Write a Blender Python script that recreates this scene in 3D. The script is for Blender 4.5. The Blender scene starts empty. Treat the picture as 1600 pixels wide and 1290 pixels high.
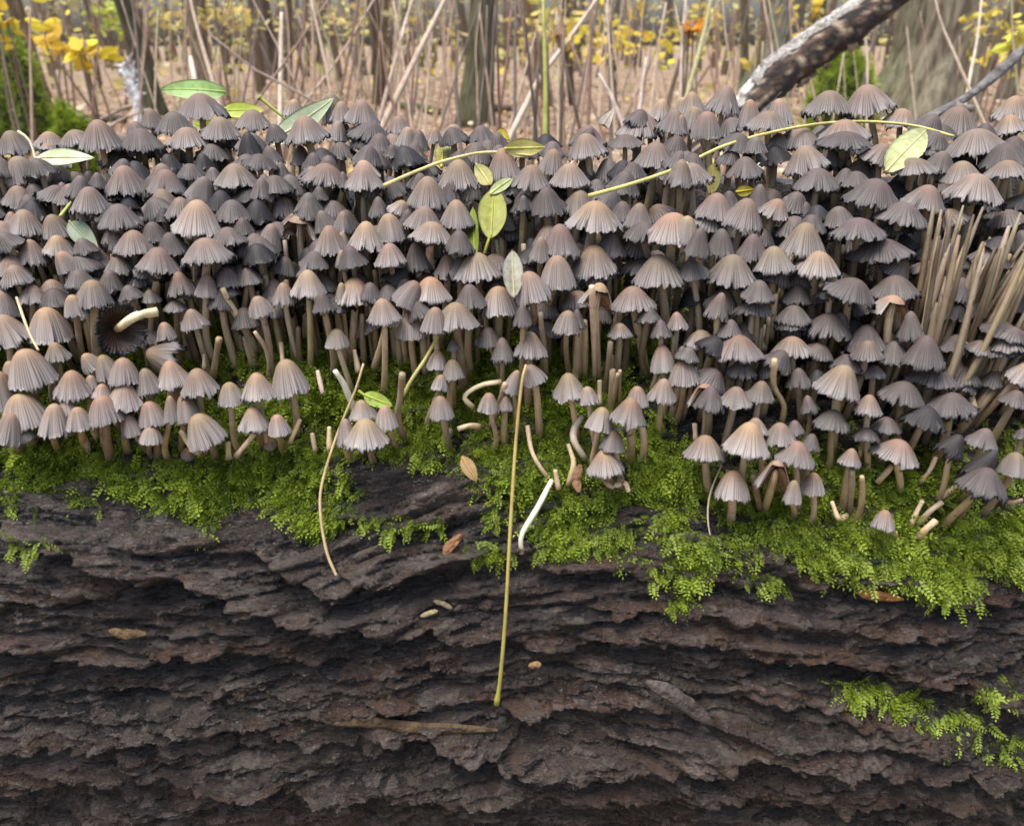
import bpy, math, random
import numpy as np
from mathutils import Vector, Matrix

# ------------------------------------------------------------------ camera, light
scene = bpy.context.scene
W, H, F = 1600.0, 1290.0, 1255.0          # photograph size and focal length in its pixels
PCX, PCY = 800.0, 600.0                   # optical centre (the picture is 4:3 above the caption band)
CAM = Vector((0.0, -0.635, 0.712))
PITCH = math.radians(23.0)
cam_data = bpy.data.cameras.new('camera')
cam = bpy.data.objects.new('camera', cam_data)
scene.collection.objects.link(cam)
cam.location = CAM
cam.rotation_euler = (math.radians(90) - PITCH, 0, 0)
cam_data.sensor_fit = 'HORIZONTAL'
cam_data.sensor_width = 36.0
cam_data.lens = 36.0 * F / W
cam_data.shift_y = -(H / 2 - PCY) / W
cam_data.clip_start = 0.02
cam_data.clip_end = 400
cam_data.dof.use_dof = True
cam_data.dof.focus_distance = 0.54
cam_data.dof.aperture_fstop = 11.0
scene.camera = cam

world = bpy.data.worlds.new('World')
scene.world = world
world.use_nodes = True
wn = world.node_tree.nodes
wl = world.node_tree.links
wn.clear()
sky = wn.new('ShaderNodeTexSky')
sky.sky_type = 'NISHITA'
sky.sun_disc = False
SUN_EL, SUN_AZ = 74.0, 235.0              # veiled sun high over the gap in the wood
sky.sun_elevation = math.radians(SUN_EL)
sky.sun_rotation = math.radians(SUN_AZ)
sky.air_density = 1.0
sky.dust_density = 5.0
sky.ozone_density = 1.0
bg = wn.new('ShaderNodeBackground')
bg.inputs['Strength'].default_value = 0.15
wo = wn.new('ShaderNodeOutputWorld')
wl.new(sky.outputs[0], bg.inputs['Color'])
wl.new(bg.outputs[0], wo.inputs['Surface'])

sd = bpy.data.lights.new('sun', 'SUN')
sd.energy = 1.5
sd.angle = math.radians(40)
sd.color = (1.0, 0.97, 0.93)
sun = bpy.data.objects.new('sun', sd)
scene.collection.objects.link(sun)
az, el = math.radians(SUN_AZ), math.radians(SUN_EL)
sdir = Vector((math.sin(az) * math.cos(el), math.cos(az) * math.cos(el), math.sin(el)))
sun.rotation_euler = sdir.to_track_quat('Z', 'Y').to_euler()
sun.location = (0, 0, 6)

scene.view_settings.view_transform = 'Standard'
scene.view_settings.look = 'None'
scene.view_settings.exposure = 1.0
scene.view_settings.gamma = 1.0
scene.view_settings.use_curve_mapping = False
scene.render.engine = 'CYCLES'

RNG = np.random.default_rng(7)
rnd = random.Random(11)
COL = scene.collection

# ------------------------------------------------------------------ helpers
cp, sp_ = math.cos(PITCH), math.sin(PITCH)
C_RIGHT = np.array([1.0, 0, 0]); C_UP = np.array([0, sp_, cp]); C_FWD = np.array([0, cp, -sp_])
CAMN = np.array(CAM)

def ray(px, py):
    d = C_RIGHT * ((px - PCX) / F) - C_UP * ((py - PCY) / F) + C_FWD
    return d                                # depth along the optical axis = multiplier

def at(px, py, depth):
    return CAMN + ray(px, py) * depth

def project(P):
    q = P - CAMN
    z = q @ C_FWD
    return PCX + F * (q @ C_RIGHT) / z, PCY - F * (q @ C_UP) / z, z

LOG_R, LOG_Z = 0.32, 0.30

def hit_log(px, py, r=LOG_R):
    """depth of the ray on the log's cylinder, or the tangent depth when it passes over"""
    d = ray(px, py)
    oy, oz = CAMN[1], CAMN[2] - LOG_Z
    a = d[1] ** 2 + d[2] ** 2; b = oy * d[1] + oz * d[2]; c = oy * oy + oz * oz - r * r
    disc = b * b - a * c
    if disc < 0: return -b / a, False
    return (-b - math.sqrt(disc)) / a, True

def ground_pt(px, py):
    d = ray(px, py)
    t = -CAMN[2] / d[2] if d[2] < -1e-3 else 300
    return CAMN + d * t, t

def _hash(ix, iy, seed):
    h = (ix.astype(np.int64) * 374761393 + iy.astype(np.int64) * 668265263 + seed * 1442695041) & 0xffffffff
    h = ((h ^ (h >> 13)) * 1274126177) & 0xffffffff
    return ((h ^ (h >> 16)) & 0xffff) / 65535.0

def perlin(x, y, seed=0):
    x0 = np.floor(x); y0 = np.floor(y); fx = x - x0; fy = y - y0
    u = fx * fx * fx * (fx * (fx * 6 - 15) + 10); v = fy * fy * fy * (fy * (fy * 6 - 15) + 10)
    def g(dx, dy):
        a = _hash(x0 + dx, y0 + dy, seed) * 2 * np.pi
        return np.cos(a) * (fx - dx) + np.sin(a) * (fy - dy)
    n0 = g(0, 0) * (1 - u) + g(1, 0) * u; n1 = g(0, 1) * (1 - u) + g(1, 1) * u
    return (n0 * (1 - v) + n1 * v) * 1.5

def fbm(x, y, seed=0, o=4, gain=0.5):
    s = 0; a = 1.0
    for i in range(o):
        s = s + a * perlin(x * 2 ** i, y * 2 ** i, seed + i * 17); a *= gain
    return s

def flakes(x, y, seed):
    """cells with their own random height and tilt, 0 at the joints"""
    x0 = np.floor(x); y0 = np.floor(y)
    d1 = np.full(x.shape, 9.0); d2 = np.full(x.shape, 9.0); val = np.zeros_like(x)
    for dx in (-1, 0, 1):
        for dy in (-1, 0, 1):
            cx, cy = x0 + dx, y0 + dy
            qx = cx + _hash(cx, cy, seed); qy = cy + _hash(cx, cy, seed + 1)
            d = np.hypot(x - qx, y - qy)
            v = _hash(cx, cy, seed + 2) - .5 + (_hash(cx, cy, seed + 3) - .35) * 1.1 * (qy - y)
            near = d < d1
            d2 = np.where(near, d1, np.minimum(d2, d)); val = np.where(near, v, val); d1 = np.where(near, d, d1)
    return val, d2 - d1

def sstep(a, b, x):
    t = np.clip((x - a) / (b - a), 0, 1); return t * t * (3 - 2 * t)

def mesh_from(name, V, faces, smooth=True):
    """V (n,3); faces: (m,3) or (m,4) int array, or a list of such arrays"""
    me = bpy.data.meshes.new(name)
    fl = faces if isinstance(faces, list) else [faces]
    fl = [np.asarray(f) for f in fl if len(f)]
    V = np.asarray(V, dtype=np.float32)
    me.vertices.add(len(V)); me.vertices.foreach_set('co', V.ravel())
    loops = np.concatenate([f.ravel() for f in fl]).astype(np.int32)
    sizes = np.concatenate([np.full(len(f), f.shape[1]) for f in fl]).astype(np.int32)
    starts = np.concatenate([[0], np.cumsum(sizes)[:-1]]).astype(np.int32)
    me.loops.add(len(loops)); me.loops.foreach_set('vertex_index', loops)
    me.polygons.add(len(sizes)); me.polygons.foreach_set('loop_start', starts)
    me.polygons.foreach_set('use_smooth', np.full(len(sizes), smooth))
    me.update(calc_edges=True); me.validate()
    return me

def attr_color(me, name, arr):
    a = me.attributes.new(name, 'FLOAT_COLOR', 'POINT')
    arr = np.asarray(arr, dtype=np.float32)
    if arr.shape[1] == 3: arr = np.hstack([arr, np.ones((len(arr), 1), np.float32)])
    a.data.foreach_set('color', arr.ravel())

def link(name, me, mat=None, parent=None, loc=None):
    o = bpy.data.objects.new(name, me)
    COL.objects.link(o)
    if mat is not None and me is not None and len(me.materials) == 0: me.materials.append(mat)
    if parent is not None: o.parent = parent
    if loc is not None: o.location = loc
    return o

def tag(o, label, cat, group=None, kind=None):
    if label: o['label'] = label
    if cat: o['category'] = cat
    if group: o['group'] = group
    if kind: o['kind'] = kind
    return o

def empty(name, loc):
    o = bpy.data.objects.new(name, None); o.empty_display_size = 0.01
    o.location = loc; COL.objects.link(o); return o

def tube(points, radii, n=8, cap=True, wob=0.0, seed=0):
    """closed tapered tube along a polyline -> V, [quads, tris]"""
    P = np.asarray(points, float); m = len(P)
    r = np.asarray(radii, float) * np.ones(m)
    T = np.gradient(P, axis=0); T /= np.linalg.norm(T, axis=1)[:, None] + 1e-12
    ref = np.array([1.0, 0.13, 0.07])
    if abs(T[0] @ ref) > 0.85: ref = np.array([0.05, 1.0, 0.1])
    V = []
    rg = np.random.default_rng(seed)
    ph = rg.uniform(0, 6.28, 3)
    for i in range(m):
        a = ref - T[i] * (ref @ T[i]); a /= np.linalg.norm(a); b = np.cross(T[i], a)
        th = np.arange(n) / n * 2 * np.pi
        rr = r[i] * (1 + wob * (np.sin(2 * th + ph[0] + i * .5) * .6 + np.sin(3 * th + ph[1] - i * .8) * .4 + rg.normal(0, .35, n)))
        V.append(P[i] + (np.cos(th) * rr)[:, None] * a + (np.sin(th) * rr)[:, None] * b)
    V = np.concatenate(V)
    i, j = np.meshgrid(np.arange(m - 1), np.arange(n), indexing='ij')
    q = np.stack([i * n + j, i * n + (j + 1) % n, (i + 1) * n + (j + 1) % n, (i + 1) * n + j], -1).reshape(-1, 4)
    faces = [q]
    if cap:
        V = np.vstack([V, P[0] - T[0] * r[0] * .3, P[-1] + T[-1] * r[-1] * .3])
        k = np.arange(n)
        t0 = np.stack([(k + 1) % n, k, np.full(n, m * n)], -1)
        t1 = np.stack([(m - 1) * n + k, (m - 1) * n + (k + 1) % n, np.full(n, m * n + 1)], -1)
        faces.append(np.vstack([t0, t1]))
    return V, faces

def smooth_path(pts, m):
    """Catmull-Rom resample"""
    P = np.asarray(pts, float)
    if len(P) == 2: return P[0] + (P[1] - P[0]) * np.linspace(0, 1, m)[:, None]
    E = np.vstack([2 * P[0] - P[1], P, 2 * P[-1] - P[-2]])
    out = []
    for u in np.linspace(0, len(P) - 1 - 1e-6, m):
        i = int(u); t = u - i; a, b, c, d = E[i], E[i + 1], E[i + 2], E[i + 3]
        out.append(.5 * (2 * b + (c - a) * t + (2 * a - 5 * b + 4 * c - d) * t * t + (3 * b - a - 3 * c + d) * t ** 3))
    return np.array(out)

class Bag:
    """collects many small meshes into one"""
    def __init__(s): s.V = []; s.Q = []; s.T = []; s.C = []; s.C2 = []; s.n = 0
    def add(s, V, faces, col=None, col2=None):
        fl = faces if isinstance(faces, list) else [faces]
        for f in fl:
            f = np.asarray(f)
            (s.Q if f.shape[1] == 4 else s.T).append(f + s.n)
        s.V.append(np.asarray(V)); m = len(V)
        if col is not None: s.C.append(np.broadcast_to(np.asarray(col, float), (m, len(np.atleast_2d(col)[0]))))
        if col2 is not None: s.C2.append(np.broadcast_to(np.asarray(col2, float), (m, len(np.atleast_2d(col2)[0]))))
        s.n += m
    def mesh(s, name, attr='col', attr2='tint', smooth=True):
        fl = []
        if s.Q: fl.append(np.concatenate(s.Q))
        if s.T: fl.append(np.concatenate(s.T))
        me = mesh_from(name, np.concatenate(s.V), fl, smooth)
        if s.C: attr_color(me, attr, np.concatenate(s.C))
        if s.C2: attr_color(me, attr2, np.concatenate(s.C2))
        return me

# ------------------------------------------------------------------ materials
class NT:
    def __init__(s, name):
        s.m = bpy.data.materials.new(name); s.m.use_nodes = True
        s.t = s.m.node_tree; s.t.nodes.clear()
        s.out = s.t.nodes.new('ShaderNodeOutputMaterial')
        s.b = s.t.nodes.new('ShaderNodeBsdfPrincipled')
        s.t.links.new(s.b.outputs[0], s.out.inputs['Surface'])
    def n(s, typ, **kw):
        nd = s.t.nodes.new(typ)
        for k, v in kw.items(): setattr(nd, k, v)
        return nd
    def l(s, a, b): s.t.links.new(a, b)
    def put(s, v, sock):
        if hasattr(v, 'is_linked') or isinstance(v, bpy.types.NodeSocket): s.l(v, sock)
        else: sock.default_value = v
    def mix(s, f, a, b, mode='MIX'):
        nd = s.n('ShaderNodeMix', data_type='RGBA', blend_type=mode)
        s.put(f, nd.inputs[0])
        for v, i in ((a, 6), (b, 7)):
            if isinstance(v, tuple) and len(v) == 3: v = v + (1,)
            s.put(v, nd.inputs[i])
        return nd.outputs[2]
    def math(s, op, a, b=0.0, c=None, clamp=False):
        nd = s.n('ShaderNodeMath', operation=op, use_clamp=clamp)
        s.put(a, nd.inputs[0]); s.put(b, nd.inputs[1])
        if c is not None: s.put(c, nd.inputs[2])
        return nd.outputs[0]
    def rng(s, v, a, b, c=0.0, d=1.0):
        nd = s.n('ShaderNodeMapRange', interpolation_type='SMOOTHSTEP')
        s.put(v, nd.inputs[0])
        for i, x in enumerate((a, b, c, d)): nd.inputs[i + 1].default_value = x
        return nd.outputs[0]
    def attr(s, name):
        return s.n('ShaderNodeAttribute', attribute_name=name)
    def noise(s, scale, detail=4, rough=.55, vec=None, stretch=None, dist=0.0):
        nd = s.n('ShaderNodeTexNoise')
        nd.inputs['Scale'].default_value = scale; nd.inputs['Detail'].default_value = detail
        nd.inputs['Roughness'].default_value = rough; nd.inputs['Distortion'].default_value = dist
        if vec is None: vec = s.n('ShaderNodeTexCoord').outputs['Object']
        if stretch:
            mp = s.n('ShaderNodeMapping'); mp.inputs['Scale'].default_value = stretch
            s.l(vec, mp.inputs[0]); vec = mp.outputs[0]
        s.l(vec, nd.inputs['Vector'])
        return nd.outputs[0]
    def bump(s, h, strength=.4, dist=.001):
        nd = s.n('ShaderNodeBump'); nd.inputs['Strength'].default_value = strength; nd.inputs['Distance'].default_value = dist
        s.l(h, nd.inputs['Height']); s.l(nd.outputs[0], s.b.inputs['Normal'])
    def fin(s, col, rough=.6, spec=.5):
        s.put(col if not (isinstance(col, tuple) and len(col) == 3) else col + (1,), s.b.inputs['Base Color'])
        s.put(rough, s.b.inputs['Roughness']); s.b.inputs['Specular IOR Level'].default_value = spec
        return s.m

def cap_material(name, from_attr):
    t = NT(name)
    a = t.attr('cap'); sep = t.n('ShaderNodeSeparateColor'); t.l(a.outputs['Color'], sep.inputs[0])
    rad, groove, ink = sep.outputs[0], sep.outputs[1], sep.outputs[2]
    if from_attr:
        q = t.attr('tint'); tint, val = q.outputs['Color'], q.outputs['Alpha']
    else:
        q = t.n('ShaderNodeObjectInfo'); tint, val = q.outputs['Color'], q.outputs['Alpha']
    comb = t.n('ShaderNodeCombineColor')
    t.l(t.math('MULTIPLY', val, 1.0), comb.inputs[0]); t.l(t.math('MULTIPLY', val, .925), comb.inputs[1]); t.l(t.math('MULTIPLY', val, .865), comb.inputs[2])
    nz = t.noise(90, 4, .6)
    edge = t.math('ADD', rad, t.math('MULTIPLY', t.math('SUBTRACT', nz, .5), .35))
    base = t.mix(t.rng(edge, .30, 1.0), tint, comb.outputs[0])
    base = t.mix(t.rng(nz, .38, .7, 0, .38), base, t.mix(1.0, base, (.62, .5, .42), 'MULTIPLY'))
    gr = t.math('MULTIPLY', groove, t.rng(rad, .15, .6, 0, .86))
    base = t.mix(gr, base, t.mix(1.0, base, (.17, .16, .18), 'MULTIPLY'))
    ridge = t.math('MULTIPLY', t.math('SUBTRACT', 1.0, groove), t.rng(rad, .55, 1.0, 0, .34))
    base = t.mix(ridge, base, t.mix(1.0, base, (1.7, 1.75, 1.85), 'MULTIPLY'))
    base = t.mix(ink, base, (.010, .010, .015))
    fine = t.noise(700, 3, .6)
    t.bump(fine, .25, .0006)
    return t.fin(base, t.math('SUBTRACT', .62, t.math('MULTIPLY', ink, .3)), .42)

M = {}
M['cap'] = cap_material('ink_cap_skin', False)
M['cap_crowd'] = cap_material('ink_cap_skin_crowd', True)

def stem_material():
    t = NT('stem_flesh')
    q = t.attr('col')
    n1 = t.noise(60, 4, .6, stretch=(1, 1, .35)); n2 = t.noise(420, 3, .6, stretch=(1, 1, .2))
    c = t.mix(t.rng(n1, .42, .68, 0, .75), q.outputs['Color'], t.mix(1.0, q.outputs['Color'], (.42, .33, .24), 'MULTIPLY'))
    c = t.mix(t.rng(n2, .5, .72, 0, .5), c, t.mix(1.0, c, (.6, .52, .42), 'MULTIPLY'))
    c = t.mix(t.rng(t.noise(150, 2, .5), .66, .74, 0, .8), c, (.06, .045, .035))
    t.bump(n2, .4, .0006)
    return t.fin(c, .55, .4)
M['stem'] = stem_material()

def bark_material():
    t = NT('wet_bark')
    a = t.attr('bark'); sep = t.n('ShaderNodeSeparateColor'); t.l(a.outputs['Color'], sep.inputs[0])
    ht, edge, moss = sep.outputs[0], sep.outputs[1], sep.outputs[2]
    co = t.n('ShaderNodeTexCoord').outputs['Object']
    n1 = t.noise(9, 5, .62, co, (.45, 1, 1)); n2 = t.noise(70, 5, .65, co, (.28, 1, 1), .6); n3 = t.noise(420, 4, .7, co, (.45, 1, 1))
    c = t.mix(t.rng(n1, .36, .66), (.012, .0108, .011), (.033, .020, .013))
    c = t.mix(t.rng(n2, .45, .72, 0, .7), c, (.056, .040, .030))
    c = t.mix(t.math('MULTIPLY', t.rng(edge, .2, .9), t.rng(n1, .35, .6, .15, .9)), c, (.085, .042, .021))
    c = t.mix(t.rng(ht, .50, .95, 0, .55), c, (.085, .070, .058))
    c = t.mix(t.rng(n3, .46, .66, 0, .85), c, (.007, .006, .0055))
    fq = t.attr('flake'); fs_ = t.n('ShaderNodeSeparateColor'); t.l(fq.outputs['Color'], fs_.inputs[0])
    c = t.mix(t.rng(fs_.outputs[0], .55, 1.0, 0, .5), c, (.080, .050, .033))
    c = t.mix(t.rng(fs_.outputs[1], .6, 1.0, 0, .65), c, (.092, .077, .066))
    c = t.mix(t.rng(fs_.outputs[1], .0, .35, .6, 0), c, (.012, .010, .010))
    c = t.mix(t.rng(fs_.outputs[2], .72, 1.0, 0, .6), c, (.15, .13, .112))
    lich = t.rng(t.noise(60, 5, .75, co, (.5, 1, 1)), .60, .70, 0, .6)
    c = t.mix(lich, c, (.12, .105, .085))
    fleck = t.rng(t.noise(260, 4, .75, co, (.4, 1, 1)), .57, .68, 0, .75)
    c = t.mix(fleck, c, (.115, .088, .066))
    fl2 = t.rng(t.noise(500, 3, .7, co, (.5, 1, 1)), .64, .71, 0, .7)
    c = t.mix(fl2, c, (.22, .19, .16))
    c = t.mix(t.math('MULTIPLY', moss, t.rng(n2, .3, .62, .35, .95)), c, (.014, .026, .006))
    h = t.math('ADD', t.math('MULTIPLY', n2, 1.0), t.math('MULTIPLY', n3, .55))
    n4 = t.noise(1100, 3, .7, co, (.16, 1, 1))
    c = t.mix(t.rng(n4, .5, .7, 0, .55), c, t.mix(1.0, c, (2.4, 2.3, 2.2), 'MULTIPLY'))
    h = t.math('ADD', h, t.math('MULTIPLY', n4, .35))
    t.bump(h, 1.0, .006)
    c = t.mix(1.0, c, (.78, .75, .74), 'MULTIPLY')
    rough = t.rng(n2, .35, .7, .18, .44)
    return t.fin(c, rough, .75)
M['bark'] = bark_material()

def attr_mat(name, rough=.6, spec=.35, nscale=30, mul=(.6, .55, .5), amt=.6, bump=None, stretch=None, two=None):
    t = NT(name); q = t.attr('col')
    nz = t.noise(nscale, 4, .6, stretch=stretch)
    c = t.mix(t.rng(nz, .4, .68, 0, amt), q.outputs['Color'], t.mix(1.0, q.outputs['Color'], mul, 'MULTIPLY'))
    if bump: t.bump(nz, *bump)
    m = t.fin(c, rough, spec)
    if two:
        t.b.inputs['Subsurface Weight'].default_value = 0.0
        tr = t.n('ShaderNodeBsdfTranslucent'); t.l(c, tr.inputs['Color'])
        mx = t.n('ShaderNodeMixShader'); mx.inputs[0].default_value = two
        t.l(t.b.outputs[0], mx.inputs[1]); t.l(tr.outputs[0], mx.inputs[2]); t.l(mx.outputs[0], t.out.inputs['Surface'])
    return m
M['moss'] = attr_mat('moss_leaves', .5, .4, 300, (.6, .7, .5), .4, two=.3)
M['leaf'] = attr_mat('leaf_blade', .45, .4, 160, (.72, .66, .45), .6, two=.25)
M['litter'] = attr_mat('litter_leaf', .7, .25, 40, (.7, .6, .5), .5)
M['far_leaf'] = attr_mat('shrub_leaf', .55, .3, 20, (.8, .8, .6), .4, two=.35)
M['twig'] = attr_mat('dry_stem', .6, .3, 120, (.55, .48, .42), .6, bump=(.4, .001), stretch=(1, 1, .3))
M['trunk'] = attr_mat('tree_bark', .8, .2, 26, (.38, .36, .33), .85, bump=(.9, .02), stretch=(1, 1, .22))
M['snag'] = attr_mat('snag_bark', .75, .25, 60, (.4, .35, .3), .8, bump=(.9, .01))

# ------------------------------------------------------------------ ground
def ground_material():
    t = NT('leaf_litter_ground')
    co = t.n('ShaderNodeTexCoord').outputs['Object']
    vo = t.n('ShaderNodeTexVoronoi'); vo.inputs['Scale'].default_value = 13; t.l(co, vo.inputs['Vector'])
    hs = t.n('ShaderNodeSeparateColor'); t.l(vo.outputs['Color'], hs.inputs[0])
    n1 = t.noise(.8, 5, .6, co); n2 = t.noise(22, 5, .7, co)
    c = t.mix(hs.outputs[0], (.15, .085, .045), (.36, .25, .16))
    c = t.mix(t.rng(hs.outputs[1], .62, .8, 0, .8), c, (.46, .38, .28))
    c = t.mix(t.rng(n2, .5, .7, 0, .75), c, (.055, .038, .026))
    c = t.mix(t.rng(n1, .5, .75, 0, .4), c, (.12, .10, .05))
    t.bump(n2, .8, .03)
    return t.fin(c, .85, .2)
xs = np.concatenate([np.linspace(-160, -8, 24)[:-1], np.linspace(-8, 8, 90), np.linspace(8, 160, 24)[1:]])
ys = np.concatenate([np.linspace(-6, 14, 110), np.linspace(14, 200, 40)[1:]])
X, Y = np.meshgrid(xs, ys, indexing='ij')
Z = .03 * fbm(X * .5, Y * .5, 3, 4) * sstep(.55, 1.6, np.abs(Y)) - .01
V = np.stack([X, Y, Z], -1).reshape(-1, 3)
nx, ny = len(xs), len(ys)
i, j = np.meshgrid(np.arange(nx - 1), np.arange(ny - 1), indexing='ij')
Q = np.stack([i * ny + j, (i + 1) * ny + j, (i + 1) * ny + j + 1, i * ny + j + 1], -1).reshape(-1, 4)
g = link('ground', mesh_from('ground', V, Q), ground_material())
g['kind'] = 'structure'; g['label'] = 'forest floor covered in brown leaf litter behind the log'

# ------------------------------------------------------------------ fallen log
def sv(px, py):
    """pixel on the log -> (x, arc position downwards from the top)"""
    t, _ = hit_log(px, py); p = at(px, py, t)
    return p[0], math.atan2(-p[1], p[2] - LOG_Z) * LOG_R

EDGES = [  # lower edges of bark plates (photo pixels), overhang height, fade length above
    ([(-60, 790), (20, 818), (90, 850), (150, 878), (185, 895), (235, 905), (300, 922), (370, 946), (470, 976), (540, 988), (640, 992)], .026, .024),
    ([(-60, 955), (40, 948), (100, 940), (180, 927), (232, 908)], .011, .026),
    ([(-60, 1010), (0, 1014), (70, 1018), (110, 1042), (150, 1036), (230, 1040), (300, 1030), (400, 1030), (440, 1042), (540, 1022)], .013, .026),
    ([(-60, 1090), (0, 1078), (60, 1062), (84, 1046)], .010, .02),
    ([(380, 870), (450, 905), (530, 926), (600, 918), (650, 908), (700, 886), (740, 868), (800, 866)], .022, .022),
    ([(790, 862), (860, 885), (930, 893), (1000, 906), (1100, 918), (1200, 908), (1300, 918), (1400, 925), (1500, 945), (1640, 950)], .012, .022),
    ([(560, 985), (680, 995), (760, 1002), (900, 1016), (1000, 1012), (1100, 1004), (1200, 1030), (1300, 1042), (1400, 1060), (1500, 1085), (1640, 1130)], .013, .022),
    ([(530, 1040), (600, 1052), (700, 1046), (790, 1040)], .009, .02),
    ([(690, 1106), (760, 1110), (830, 1117), (900, 1106), (1000, 1112), (1060, 1118), (1112, 1132)], .011, .02),
    ([(440, 1130), (530, 1120), (600, 1108), (690, 1110)], .009, .018),
    ([(530, 1160), (640, 1150), (720, 1165), (800, 1190), (900, 1200), (1000, 1200)], .015, .024),
    ([(-60, 1190), (100, 1180), (200, 1170), (300, 1160), (400, 1152), (480, 1164), (560, 1158)], .012, .02),
    ([(1000, 1210), (1060, 1196), (1150, 1186), (1300, 1192), (1450, 1204), (1640, 1222)], .014, .022),
    ([(180, 850), (260, 870), (330, 862), (420, 872)], .009, .016),
    ([(560, 830), (640, 822), (720, 812), (770, 800)], .010, .018),
    ([(860, 940), (960, 960), (1060, 958), (1160, 975), (1280, 985), (1400, 1000), (1560, 1020)], .008, .015),
    ([(1160, 880), (1240, 872), (1300, 886)], .008, .012),
    ([(100, 1090), (220, 1100), (340, 1098), (430, 1108)], .008, .014),
    ([(1120, 1080), (1200, 1092), (1300, 1120), (1400, 1150), (1500, 1170)], .008, .014),
    ([(-60, 1240), (200, 1235), (500, 1250), (800, 1240), (1100, 1255), (1640, 1250)], .012, .02),
]
xsf = np.concatenate([np.linspace(-2.4, -.75, 60)[:-1], np.linspace(-.75, -.42, 110)[:-1], np.linspace(-.42, .42, 790), np.linspace(.42, .75, 110)[1:], np.linspace(.75, 2.4, 60)[1:]])
phi = np.radians(np.concatenate([np.linspace(-178, 5, 46)[:-1], np.linspace(5, 42, 90)[:-1], np.linspace(42, 124, 480), np.linspace(124, 178, 14)[1:]]))
nx, nphi = len(xsf), len(phi)
XX, PH = np.meshgrid(xsf, phi, indexing='ij')
SS = PH * LOG_R

FLK = []
def bark_height(X, S, full=True):
    wx = X + .02 * fbm(X * 7, S * 16, 5, 3)
    ws = S + .010 * fbm(X * 5.5, S * 13, 9, 3) + .034 * perlin(X * 4.2 + 1.3, S * 5.5, 13) + .02 * np.sin(X * 3.1 + .6)
    h = .010 * fbm(X * 3.2, S * 7, 21, 3)
    r1 = 1 - np.abs(perlin(wx * 9, ws * 46, 31)); h += .0042 * (r1 ** 2.5 - .5)
    for fx, fs, am, pw, sd in ((8, 60, .0050, 5, 33), (15, 105, .0042, 5, 43), (26, 190, .0026, 4, 47), (45, 330, .0015, 4, 49)):   # open cracks along the grain
        cr = (1 - np.abs(perlin(wx * fx + sd, ws * fs, sd))) ** pw
        h -= am * cr * np.clip(.6 + 1.2 * perlin(X * 6, S * 14, sd + 1), 0, 1.3)
    v = fbm(wx * 14, ws * 80, 51, 3) * 3.4
    fl = np.floor(v); h += .0013 * (fl + sstep(.0, .14, v - fl))
    v2 = fbm(wx * 42, ws * 170, 61, 2) * 2.6
    fl2 = np.floor(v2); h += .0011 * (fl2 + sstep(0, .15, v2 - fl2))
    v3 = fbm(X * 110, S * 330, 65, 2) * 2.0
    fl3 = np.floor(v3); h += .0007 * (fl3 + sstep(0, .25, v3 - fl3))
    keepf = []
    for fx, fs, am, sd in ((20, 95, .0042, 300), (48, 190, .0026, 310), (110, 330, .0013, 320)):
        jx, js = wx + .25 / fx * perlin(X * fx * 1.7, S * fs * .8, sd + 5), ws + .35 / fs * perlin(X * fx * 1.9, S * fs * .9, sd + 6)
        v_, jt = flakes(jx * fx, js * fs, sd)
        h += am * (v_ - .28 * (1 - sstep(0, .16, jt)))
        keepf.append(np.clip(_hash(np.floor(v_ * 997), np.floor(v_ * 131), sd) * 0 + v_ + .5, 0, 1))
    h += .0006 * perlin(wx * 160, ws * 480, 71)
    edge = np.zeros_like(X)
    FLK.clear()
    rough = .0045 * fbm(X * 60, S * 60, 81, 3)
    for k, (pl, hh, L) in enumerate(EDGES):
        pts = np.array([sv(*p) for p in pl])
        se = np.interp(X, pts[:, 0], pts[:, 1])
        win = sstep(pts[0, 0] - .012, pts[0, 0] + .03, X) * (1 - sstep(pts[-1, 0] - .03, pts[-1, 0] + .012, X))
        d = (se + rough + .004 * perlin(X * 26, X * 0 + k, 90 + k)) - S   # >0 above the edge
        f = sstep(-.0012, .0016, d) * np.exp(-np.clip(d, 0, 1) / L)
        h += hh * win * f - .35 * hh * win * np.exp(-((d + .005) / .006) ** 2)
        edge = np.maximum(edge, win * sstep(-.001, .001, d) * (1 - sstep(.004, .013, d)))
    FLK.extend(keepf)
    return h, edge, r1

HH, EDG, R1 = bark_height(XX, SS)
front = sstep(math.radians(-20), math.radians(20), PH)

# where moss grows, drawn on the photograph and carried to the surface it lies on
MOSS_EDGE = np.array([(-200, 795), (0, 795), (60, 802), (100, 785), (150, 775), (230, 770), (270, 795), (320, 828), (350, 785), (420, 795), (480, 840), (520, 845), (560, 792), (590, 745),
    (640, 716), (700, 730), (730, 760), (770, 820), (800, 800), (860, 872), (930, 850), (1000, 895), (1045, 925), (1080, 900), (1110, 870), (1150, 905), (1200, 918), (1260, 880), (1300, 898),
    (1350, 905), (1400, 896), (1440, 925), (1490, 935), (1540, 940), (1570, 900), (1600, 885), (1800, 880)], float)
PATCH = [(40, 851, 26, 9, 1.), (620, 820, 70, 14, .75), (760, 856, 34, 12, 1.), (590, 805, 36, 9, .8), (1350, 1075, 44, 20, 1.2), (1420, 1100, 44, 22, 1.2), (1500, 1125, 60, 18, .75), (1575, 1170, 50, 30, .9), (1560, 1080, 40, 20, .5),
         (1490, 1140, 40, 20, .5), (1060, 938, 26, 10, 1.), (1500, 930, 30, 14, 1.)]
BARE = [(690, 778, 75, 22), (600, 733, 42, 20), (1100, 815, 24, 16), (1215, 882, 62, 13), (140, 760, 46, 12), (990, 800, 30, 14)]

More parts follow.
